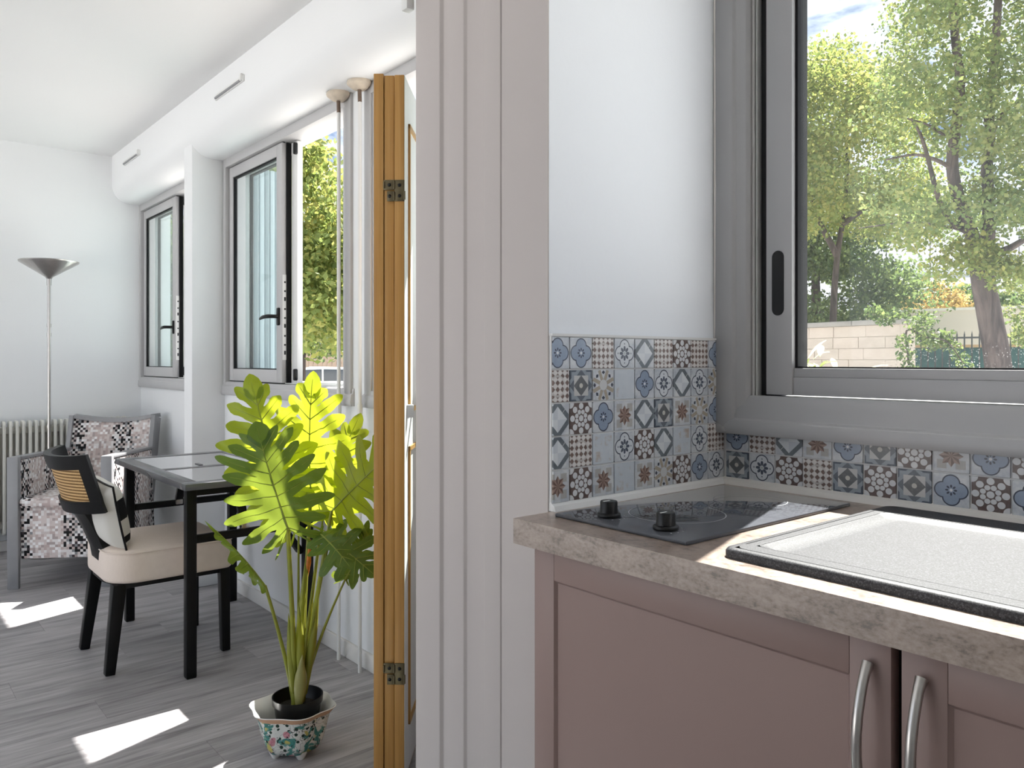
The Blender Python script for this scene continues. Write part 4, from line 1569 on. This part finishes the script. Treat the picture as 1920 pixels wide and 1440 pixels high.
# =================================================================== OUTSIDE
GZ = -.45
g_ = MB().box(-90, 60, -60, 110, GZ - .5, GZ).build('ground', simple('bounce_ground', (.58, .57, .55), .9, var=.2, scale=2))  # unseen street ground, pale tone raised to bounce sunlight onto the ceiling
tag(g_, 'unseen street outside the windows, kept pale to bounce daylight indoors', 'ground', kind='structure')

# balcony slabs above the windows, step depths shaped to cut the sun patches
M_CONC = simple('balcony_concrete', (.46, .44, .41), .8, var=.15, scale=6)
bl = MB()
for (a, b, yo) in ((-9, -5.30, 3.1), (-5.30, -4.62, 2.53), (-4.62, -3.53, 3.1), (-3.53, -3.16, 2.53), (-3.16, -1.75, 2.20), (-1.75, OPEN_X, 2.30)):
    bl.box(a, b, YO, yo, 3.19, 3.37)
bl = bl.build('trim_3', M_CONC)
tag(bl, 'concrete balcony slabs projecting above the windows outside, steps shaped for the sun patches', 'balcony', kind='structure')
MB().box(-14, XB - .30, YO - .3, YO, GZ, 3.6).build('facade_wing', M_CONC, wf)
MB().box(XB - .3, OPEN_X, YO - .02, YO, ZC, 3.6).build('facade_upper', M_CONC, wf)


def leaves_object(name, clusters, size, mat, parent, seed, droop=0.0):
    """clusters: (centre, radius vector, count).  One small folded diamond per leaf."""
    rs = np.random.RandomState(seed)
    cs, sz = [], []
    for c, r_, n in clusters:
        d = rs.normal(size=(n, 3))
        d /= np.linalg.norm(d, axis=1)[:, None] + 1e-9
        rad = rs.uniform(.25, 1.0, size=(n, 1)) ** .6
        cs.append(np.array(c)[None] + d * rad * np.array(r_)[None])
    p = np.concatenate(cs)
    n = len(p)
    a = rs.normal(size=(n, 3)); a[:, 2] -= droop; a /= np.linalg.norm(a, axis=1)[:, None]
    b = rs.normal(size=(n, 3)); b -= a * (a * b).sum(1)[:, None]; b /= np.linalg.norm(b, axis=1)[:, None]
    c = np.cross(a, b)
    s = size * rs.uniform(.6, 1.25, size=(n, 1))
    v = np.stack([p - a * s * .5, p + b * s * .34 + c * s * .10, p + a * s * .5, p - b * s * .34 + c * s * .10], 1).reshape(-1, 3)
    v -= np.array(off(parent))[None]
    i = np.arange(n)[:, None] * 4
    tris = np.concatenate([i + np.array([[0, 1, 2]]), i + np.array([[0, 2, 3]])], 1).reshape(-1, 3)
    me = bpy.data.meshes.new(name)
    me.vertices.add(len(v)); me.vertices.foreach_set('co', v.astype(np.float32).ravel())
    me.loops.add(tris.size); me.loops.foreach_set('vertex_index', tris.astype(np.int32).ravel())
    me.polygons.add(len(tris)); me.polygons.foreach_set('loop_start', np.arange(0, tris.size, 3, dtype=np.int32))
    me.update(calc_edges=True)
    me.validate()
    me.materials.append(mat)
    ob = bpy.data.objects.new(name, me)
    C.objects.link(ob)
    ob.parent = parent
    ob['kind'] = 'stuff'
    return ob


def tree_leaf_mat(name, cols, tcols, fac=.45):
    m = Mat(name, cols[0], .55, spec=.3)
    g = m.node('ShaderNodeNewGeometry')
    r_ = V(m.t, g.outputs['Random Per Island'])
    n = m.noise(m.pos(), .9, 2)
    f = (r_ * .6 + n * .55 - .05).clamp()
    k = len(cols)
    m.base(m.ramp(f, [(i / (k - 1), c_) for i, c_ in enumerate(cols)]))
    m.translucent(m.ramp(f, [(i / (k - 1), c_) for i, c_ in enumerate(tcols)]), fac)
    return m.m


TL1 = tree_leaf_mat('street_tree_leaf', [(.07, .12, .05), (.16, .21, .08), (.30, .31, .12)], [(.10, .17, .05), (.22, .28, .09), (.40, .38, .13)])
TL2 = tree_leaf_mat('yellow_green_leaf', [(.09, .14, .05), (.20, .25, .08), (.38, .35, .12)], [(.15, .22, .06), (.30, .36, .09), (.52, .45, .13)])
TL3 = tree_leaf_mat('deep_green_leaf', [(.05, .09, .045), (.10, .15, .07), (.20, .25, .10)], [(.08, .14, .05), (.16, .22, .07), (.30, .36, .10)])
TLO = tree_leaf_mat('orange_leaf', [(.28, .22, .08), (.42, .30, .11), (.36, .35, .14)], [(.36, .25, .08), (.48, .33, .11), (.38, .38, .13)])
TLW = tree_leaf_mat('white_edged_leaf', [(.45, .52, .25), (.70, .72, .55), (.85, .85, .78)], [(.5, .6, .2), (.75, .78, .5), (.85, .85, .7)])


def bark_mat():
    m = Mat('dark_bark', (.13, .10, .09), .9, spec=.2)
    p = m.pos()
    n = m.noise(m.mapped(p, (9, 9, 1.6)), 1.0, 5, .65, .6)
    m.base(m.ramp(n, [(.3, (.03, .026, .026)), (.5, (.085, .068, .064)), (.7, (.16, .125, .115))]))
    m.bump(n, .8, .03)
    return m.m


M_BARK = bark_mat()


def limb(parent, name, pts, r0, r1, n=12):
    pts = [Vector(p) for p in pts]
    # Catmull-Rom smoothing
    out = []
    for i in range(len(pts) - 1):
        p0, p1, p2, p3 = pts[max(i - 1, 0)], pts[i], pts[i + 1], pts[min(i + 2, len(pts) - 1)]
        for k in range(4):
            t = k / 4
            out.append(.5 * ((2 * p1) + (p2 - p0) * t + (2 * p0 - 5 * p1 + 4 * p2 - p3) * t * t + (3 * p1 - p0 - 3 * p2 + p3) * t ** 3))
    out.append(pts[-1])
    m = len(out) - 1
    MB().tube(out, [r0 + (r1 - r0) * (i / m) for i in range(m + 1)], n).build(name, M_BARK, parent, smooth=True)


def scatter(n, inside, box, drange, rr, cnt, seed):
    """Leaf clusters filling a crown whose outline is given by inside(px, py)."""
    rg = random.Random(seed)
    out = []
    guard = 0
    while len(out) < n and guard < 200000:
        guard += 1
        px, py = rg.uniform(box[0], box[1]), rg.uniform(box[2], box[3])
        if not inside(px, py): continue
        d = rg.uniform(*drange)
        s = rg.uniform(.6, 1.2)
        out.append((tuple(P(px, py, d)), (rr * s * 1.2, rr * s * 1.2, rr * s * .7), int(cnt * s)))
    return out


# ---- the two-stemmed street tree
D = 9.0
tb0 = P(1884, 675, D)
t1 = thing('street_tree', 'tall two-stemmed street tree with dark bark in front of the railings', 'tree', (tb0.x, tb0.y, GZ))
limb(t1, 'trunk', [P(1890, 947, D), P(1884, 850, D), P(1872, 690, D), P(1857, 600, D), P(1842, 520, D), P(1838, 470, D)], .155, .112, 16)
limb(t1, 'stem', [P(1838, 500, D), P(1826, 450, D), P(1806, 400, D), P(1789, 340, D), P(1786, 290, D), P(1795, 220, D), P(1800, 150, D), P(1790, 60, D), P(1785, -60, D)], .082, .04)
limb(t1, 'stem', [P(1848, 500, D), P(1853, 440, D), P(1854, 370, D + .1), P(1850, 320, D + .2), P(1857, 250, D + .2), P(1852, 200, D + .2), P(1864, 120, D + .2), P(1875, -60, D)], .078, .04)
limb(t1, 'branch', [P(1815, 435, D), P(1785, 415, D), P(1765, 385, D - .1), P(1752, 345, D - .2), P(1738, 290, D - .2), P(1725, 250, D - .3), P(1708, 222, D - .3)], .042, .012, 8)
limb(t1, 'branch', [P(1790, 318, D), P(1755, 300, D), P(1715, 290, D + .3), P(1660, 300, D + .5)], .03, .008, 8)
limb(t1, 'branch', [P(1850, 480, D), P(1888, 468, D), P(1925, 447, D), P(2000, 405, D + .3)], .055, .02, 8)
limb(t1, 'branch', [P(1810, 432, D), P(1745, 420, D + .3), P(1690, 418, D + .5), P(1610, 428, D + .8)], .018, .006, 6)
limb(t1, 'branch', [P(1793, 40, D), P(1782, 12, D), P(1755, 4, D - .2), P(1725, -10, D - .4)], .05, .02, 8)
limb(t1, 'branch', [P(1852, 270, D), P(1875, 220, D), P(1905, 195, D), P(1960, 180, D)], .03, .01, 8)
limb(t1, 'branch', [P(1790, 265, D), P(1765, 250, D), P(1735, 232, D), P(1690, 220, D)], .022, .008, 6)
in1 = lambda x, y: (x > 1655 + .10 * (y + 60) * (y < 90) + (90 - y) * .28 * (y < 90)) and y < 440 - (x < 1760) * .35 * (1760 - x) and not (1690 < x < 1840 and 250 < y < 330 and ((x * 7 + y * 3) % 50) < 28)
cl = scatter(300, in1, (1640, 2080, -330, 440), (7.8, 10.6), .30, 185, 5)
leaves_object('foliage', cl, .058, TL1, t1, 6)
cl = [(tuple(P(x, y, 8.6)), (.28, .28, .18), 260) for x, y in ((1775, 505), (1795, 478), (1850, 478), (1868, 500), (1890, 520), (1720, 445), (1825, 462), (1905, 500))]
leaves_object('low_foliage', cl, .062, TL2, t1, 9)

# ---- yellow-green tree to its left
tb0 = P(1560, 675, 15)
t2 = thing('broadleaf_tree', 'broad yellow-green tree rising behind the stone wall', 'tree', (tb0.x, tb0.y, GZ))
limb(t2, 'trunk', [Vector((tb0.x, tb0.y, GZ)), P(1562, 600, 15), P(1570, 480, 15), P(1585, 380, 15), P(1590, 260, 15)], .075, .03)
limb(t2, 'branch', [P(1570, 480, 15), P(1530, 400, 15), P(1510, 320, 15)], .07, .02, 8)
limb(t2, 'branch', [P(1580, 420, 15), P(1640, 380, 14.6), P(1700, 350, 14.4)], .06, .015, 8)
in2 = lambda x, y: y > 85 + abs(x - 1545) * (.9 if x < 1545 else .42) and y < 430 and not (1590 < x < 1690 and 285 < y < 350)
cl = scatter(210, in2, (1380, 1730, 80, 430), (13.2, 16.5), .50, 210, 15)
leaves_object('foliage', cl, .085, TL2, t2, 16)

# ---- darker tree low behind the wall
tb0 = P(1530, 675, 18)
t3 = thing('dark_tree', 'dense dark green tree low behind the stone wall', 'tree', (tb0.x, tb0.y, GZ))
limb(t3, 'trunk', [Vector((tb0.x, tb0.y, GZ)), P(1530, 560, 18), P(1525, 430, 18)], .14, .06)
in3 = lambda x, y: y > 330 + max(0, x - 1600) * 1.0 and y < 640 and x < 1720 and not (1640 < x < 1720 and 430 < y < 500)
cl = scatter(190, in3, (1400, 1720, 320, 640), (16.5, 19.5), .55, 190, 25)
leaves_object('foliage', cl, .105, TL3, t3, 26)

# ---- tree right of the street tree
tb0 = P(1985, 675, 11.5)
t4 = thing('pale_shrub', 'pale green feathery shrub beside the street tree trunk', 'shrub', (tb0.x, tb0.y, GZ))
limb(t4, 'stem', [Vector((tb0.x, tb0.y, GZ)), P(1975, 640, 11.5), P(1950, 560, 11.5)], .04, .015, 8)
cl = scatter(60, lambda x, y: True, (1895, 2060, 470, 640), (10.8, 12.5), .26, 150, 35)
leaves_object('foliage', cl, .06, TL1, t4, 36)

# ---- climbing branch drooping over the wall end
tb0 = P(1720, 675, 10.6)
t5 = thing('creeper', 'leafy creeper drooping from the end of the stone wall', 'climbing plant', (tb0.x, tb0.y, GZ))
path = [(1640, 585), (1680, 592), (1712, 605), (1728, 625), (1742, 645), (1760, 640), (1775, 630), (1785, 650), (1800, 672), (1812, 690), (1695, 640), (1698, 665), (1702, 690), (1735, 600), (1660, 600)]
limb(t5, 'stem', [Vector((tb0.x, tb0.y, GZ)), P(1705, 690, 10.6), P(1700, 620, 10.6), P(1735, 632, 10.5), P(1775, 640, 10.4), P(1805, 680, 10.4)], .02, .006, 6)
leaves_object('foliage', [(tuple(P(x, y, 10.5)), (.14, .14, .11), 80) for x, y in path], .06, TL3, t5, 46)

# ---- orange shrub behind the rendered wall
tb0 = P(1738, 675, 23)
t6 = thing('orange_shrub', 'orange and yellow shrub rising behind the rendered garden wall', 'shrub', (tb0.x, tb0.y, GZ))
limb(t6, 'stem', [Vector((tb0.x, tb0.y, GZ)), P(1738, 560, 23)], .06, .02, 8)
leaves_object('foliage', scatter(26, lambda x, y: True, (1690, 1795, 535, 585), (22.4, 23.6), .38, 130, 51), .13, TLO, t6, 52)
tb0 = P(1860, 675, 24)
t7 = thing('clipped_hedge', 'mixed green hedge running behind the rendered garden wall', 'hedge', (tb0.x, tb0.y, GZ))
limb(t7, 'stem', [Vector((tb0.x, tb0.y, GZ)), P(1860, 560, 24)], .06, .02, 8)
leaves_object('foliage', scatter(50, lambda x, y: True, (1690, 2000, 545, 590), (23.6, 25.2), .42, 130, 53), .15, TL3, t7, 54)

# ---- white-edged garden plants just outside the kitchen window
for i, (px, py, nl, sd_) in enumerate(((1512, 690, 30, 1), (1600, 705, 16, 2))):
    b = P(px, 675, 4.2)
    t = thing('garden_plant', ('tall white-edged garden plant with upright leaves outside the kitchen window', 'short white-edged garden plant sprouting outside the kitchen window')[i], 'plant', (b.x, b.y, GZ))
    rg = random.Random(60 + i)
    MB().tube([(b.x, b.y, GZ), (b.x, b.y, 1.05)], [.012, .006], 6).build('stem', M_STEM, t)
    for k in range(nl):
        a = rg.uniform(0, 2 * PI)
        el = rg.uniform(.3, 1.2)
        z0 = rg.uniform(1.03, 1.22 if i == 0 else 1.14)
        l_ = rg.uniform(.11, .18)
        dirv = Vector((math.cos(a) * math.cos(el), math.sin(a) * math.cos(el), math.sin(el)))
        sv = dirv.cross(Vector((0, 0, 1))).normalized()
        p0 = Vector((b.x + rg.uniform(-.10, .10), b.y + rg.uniform(-.10, .10), z0))
        rws = []
        for t_, w_ in ((0, .15), (.25, .8), (.5, 1), (.75, .7), (1, .05)):
            c_ = p0 + dirv * l_ * t_ - Vector((0, 0, .05 * t_ * t_))
            rws.append([c_ - sv * .018 * w_, c_ + Vector((0, 0, -.004)), c_ + sv * .018 * w_])
        MB().grid(rws).build('leaf', TLW if rg.random() < .7 else TL2, t, smooth=True)

# ---- stone garden wall of coursed blocks
M_STONE = None
def stone_mat():
    m = Mat('pale_stone_block', (.55, .47, .40), .85, spec=.2)
    r_ = m.rand()
    p = m.pos()
    n = m.noise(p, 6, 5, .65)
    c = m.mix(n, (.42, .35, .30), (.60, .53, .47))
    c = m.mix(r_ * .35, c, (.60, .50, .44))
    m.base(c)
    m.bump(m.noise(p, 30, 4), .5, .01)
    return m.m


M_STONE = stone_mat()
M_MORT = simple('wall_mortar', (.55, .50, .45), .9)
M_CAP = simple('weathered_cap_stone', (.30, .28, .26), .9, var=.35, scale=5)
wA = P(1688, 675, 11.0); wBp = P(1488, 675, 12.6)
wd = (wBp - wA); wd.z = 0
wd.normalize()
wn = Vector((-wd.y, wd.x, 0))
if wn.dot(FW) < 0: wn = -wn
gw = thing('stone_wall', 'pale coursed stone garden wall with weathered capping', 'wall', (wA.x, wA.y, GZ), math.atan2(wd.y, wd.x))
sgn = 1 if Vector((-wd.y, wd.x, 0)).dot(wn) > 0 else -1
WLEN, WH, WT = 7.0, 1.70 - GZ, .34
yA, yB = sorted((0, sgn * WT))
MB().box(.012, WLEN, yA + .012, yB - .012, 0, WH).build('core', M_MORT, gw, world=False)
ncrs = 13
chh = WH / ncrs
rg = random.Random(71)
for cidx in range(ncrs):
    x = 0
    first = True
    while x < WLEN:
        ln_ = rg.uniform(.42, .62) * (.5 if first and cidx % 2 else 1)
        first = False
        x1 = min(x + ln_, WLEN)
        e = rg.uniform(0, .008)
        MB().box(x + .004, x1 - .004, yA - e, yB + e, cidx * chh + .004, (cidx + 1) * chh - .004).build('stone_block', M_STONE, gw, world=False)
        x = x1
xx = -.06
while xx < WLEN:
    MB().box(xx + .004, xx + .796, yA - .06, yB + .06, WH, WH + .075).build('cap_stone', M_CAP, gw, world=False, bevel=.015)
    xx += .8

# ---- rendered wall further back, in front of the hedge
rA = P(1640, 675, 20.0); rB = P(2060, 675, 17.2)
rdv = (rB - rA); rdv.z = 0
RL = rdv.length
rw = thing('rendered_wall', 'beige rendered garden wall with thin coping behind the railings', 'wall', (rA.x, rA.y, GZ), math.atan2(rdv.y, rdv.x))
M_REND = simple('beige_render', (.60, .53, .45), .9, var=.08, scale=2)
MB().box(-4, RL + 3, -.12, .12, 0, 2.38 - GZ).build('panel', M_REND, rw, world=False)
MB().box(-4, RL + 3, -.16, .16, 2.38 - GZ, 2.44 - GZ).build('coping', simple('pale_coping', (.66, .62, .56), .8), rw, world=False)

# ---- railings
iA = P(1694, 675, 14.0); iB = P(2010, 675, 12.6)
idv = (iB - iA); idv.z = 0
IL = idv.length
rl = thing('iron_railing', 'dark iron railing with pointed bars between the stone wall and the tree', 'railing', (iA.x, iA.y, GZ), math.atan2(idv.y, idv.x))
M_IRON = simple('dark_iron', (.05, .055, .055), .5)
nb_ = 22
bar = MB()
bar.box(-.011, .011, -.011, .011, .05, 1.62 - GZ)
bar.add([(-.011, -.011, 1.62 - GZ), (.011, -.011, 1.62 - GZ), (.011, .011, 1.62 - GZ), (-.011, .011, 1.62 - GZ), (0, 0, 1.70 - GZ)], [(0, 1, 4), (1, 2, 4), (2, 3, 4), (3, 0, 4)])
b0 = bar.build('bar', M_IRON, rl, world=False)
for i in range(nb_):
    loc = (IL * (i + .5) / nb_, 0, 0)
    if i == 0: b0.location = loc
    else: copy_part(b0, rl, loc)
for zz in (.2, 1.58):
    MB().box(0, IL, -.008, .008, zz - GZ - .015, zz - GZ + .015).build('rail', M_IRON, rl, world=False)

gs = MB().box(-.2, IL + 2, .55, .59, .0, 1.42 - GZ)
gsc = thing('privacy_screen', 'teal green screening panel behind the iron railing', 'screen', (iA.x, iA.y, GZ), math.atan2(idv.y, idv.x))
gs.build('mesh_panel', simple('teal_screen', (.045, .115, .11), .8, var=.5, scale=5), gsc, world=False)
MB().box(-.2, IL + 2, .53, .61, 1.42 - GZ, 1.47 - GZ).build('top_rail', simple('ochre_rail', (.5, .34, .18), .7), gsc, world=False)

# ---- grey building far behind
gb = P(1800, 675, 36)
bd = thing('office_building', 'pale grey building with a white ledge behind the trees', 'building', (gb.x, gb.y, GZ), math.atan2(RT.y, RT.x) - .12)
MB().box(-9, 14, 0, 8, 0, 7.6).build('wall', simple('pale_grey_cladding', (.52, .53, .56), .7, var=.05), bd, world=False)
MB().box(-9, 14, -.5, .1, 5.05, 5.35).build('ledge', simple('white_ledge', (.75, .76, .78), .7, var=.04), bd, world=False)
for i in range(12):
    x = -8 + i * 1.8
    w_ = MB().box(x, x + 1.2, -.06, .05, 3.0, 4.5).build('window', simple('grey_window_frame', (.20, .21, .22), .5), bd, world=False)
    for k in range(8):
        MB().box(x + .06, x + 1.14, -.10, -.05, 3.06 + k * .175, 3.16 + k * .175).build('louvre', M_ALU, w_, world=False)
for i in range(12):
    MB().box(-8.9 + i * 1.9, -8.88 + i * 1.9, -.02, .01, 5.35, 7.6).build('panel_joint', M_DARK, bd, world=False)

# ---- seen through the living-room windows
for i, (px, d, lab, lm_, box_, n_, rr_, ct, sz_) in enumerate((
        (662, 11.5, 'bright yellow-green tree standing outside the open living-room window', TL2, (520, 720, 250, 650), 150, .42, 130, .10),
        (330, 17.0, 'pale green tree beyond the window next to the back wall', TL1, (230, 400, 420, 670), 90, .60, 120, .15),
        (560, 20.0, 'dense green tree filling the background beyond the parked car', TL3, (440, 800, 420, 655), 130, .75, 130, .17))):
    b = P(px, 675, d)
    t = thing('garden_tree', lab, 'tree', (b.x, b.y, GZ))
    limb(t, 'trunk', [Vector((b.x, b.y, GZ)), P(px + 4, 560, d), P(px - 6, 430, d), P(px + 20, 330, d)], .16, .05)
    limb(t, 'branch', [P(px - 4, 450, d), P(px - 25, 400, d), P(px + 45, 330, d - .3)], .05, .012, 6)
    bound = (lambda x, y: not (x > 585 and y < 300 + (x - 585) * 0.9) ) if i == 0 else (lambda x, y: True)
    leaves_object('foliage', scatter(n_, bound, box_, (d - 1.2, d + 1.2), rr_, ct, 80 + i), sz_, lm_, t, 90 + i)

# wooden fence beyond the street
fA = P(480, 675, 33); fB = P(780, 675, 30)
fdv = fB - fA; fdv.z = 0
FL = fdv.length
fn = thing('board_fence', 'brown vertical board fence across the street behind the parked car', 'fence', (fA.x, fA.y, GZ), math.atan2(fdv.y, fdv.x))
M_BRD = simple('weathered_boards', (.36, .27, .20), .85, var=.25, scale=3)
nbd = 34
b0 = MB().box(.01, FL / nbd - .015, -.015, .015, .05, 1.72 - GZ).build('board', M_BRD, fn, world=False)
for i in range(1, nbd): copy_part(b0, fn, (FL * i / nbd, 0, .04 * (i % 3)))
for zz in (.4, 1.5):
    MB().box(0, FL, .015, .06, zz, zz + .08).build('rail', M_BRD, fn, world=False)

# parked car
cp = P(598, 675, 27)
car = thing('parked_car', 'white parked car in front of the board fence', 'car', (cp.x, cp.y, GZ), math.atan2(RT.y, RT.x) + .35)
M_CARW = simple('white_car_paint', (.80, .80, .80), .15, var=.02)
M_CARG = simple('car_glass', (.05, .06, .07), .05)
side_ = [(-2.0, .35), (-2.05, .60), (-1.95, .80), (-1.1, .92), (-.55, 1.36), (-.2, 1.42), (.9, 1.40), (1.45, 1.02), (2.0, .92), (2.08, .55), (2.0, .32)]
MB().prism([(a * .92, b_) for a, b_ in side_], -.82, .82, 'y').build('body', M_CARW, car, world=False, bevel=.06)
MB().prism([(-.93, .95), (-.52, 1.32), (.0, 1.34), (.0, .95)], -.835, .835, 'y').build('side_window', M_CARG, car, world=False)
MB().prism([(.06, .95), (.06, 1.34), (.80, 1.33), (1.15, 1.0), (1.15, .95)], -.835, .835, 'y').build('side_window', M_CARG, car, world=False)
for xw in (-1.25, 1.2):
    for yw in (-.80, .62):
        wv_ = MB().lathe([(0, 0), (.30, 0), (.32, .03), (.32, .15), (.30, .18), (0, .18)], n=20)
        wv_.v = [(v_[0] + xw, v_[2] + yw, v_[1] + .32) for v_ in wv_.v]
        wv_.build('wheel', M_RUBBER, car, world=False, smooth=True)
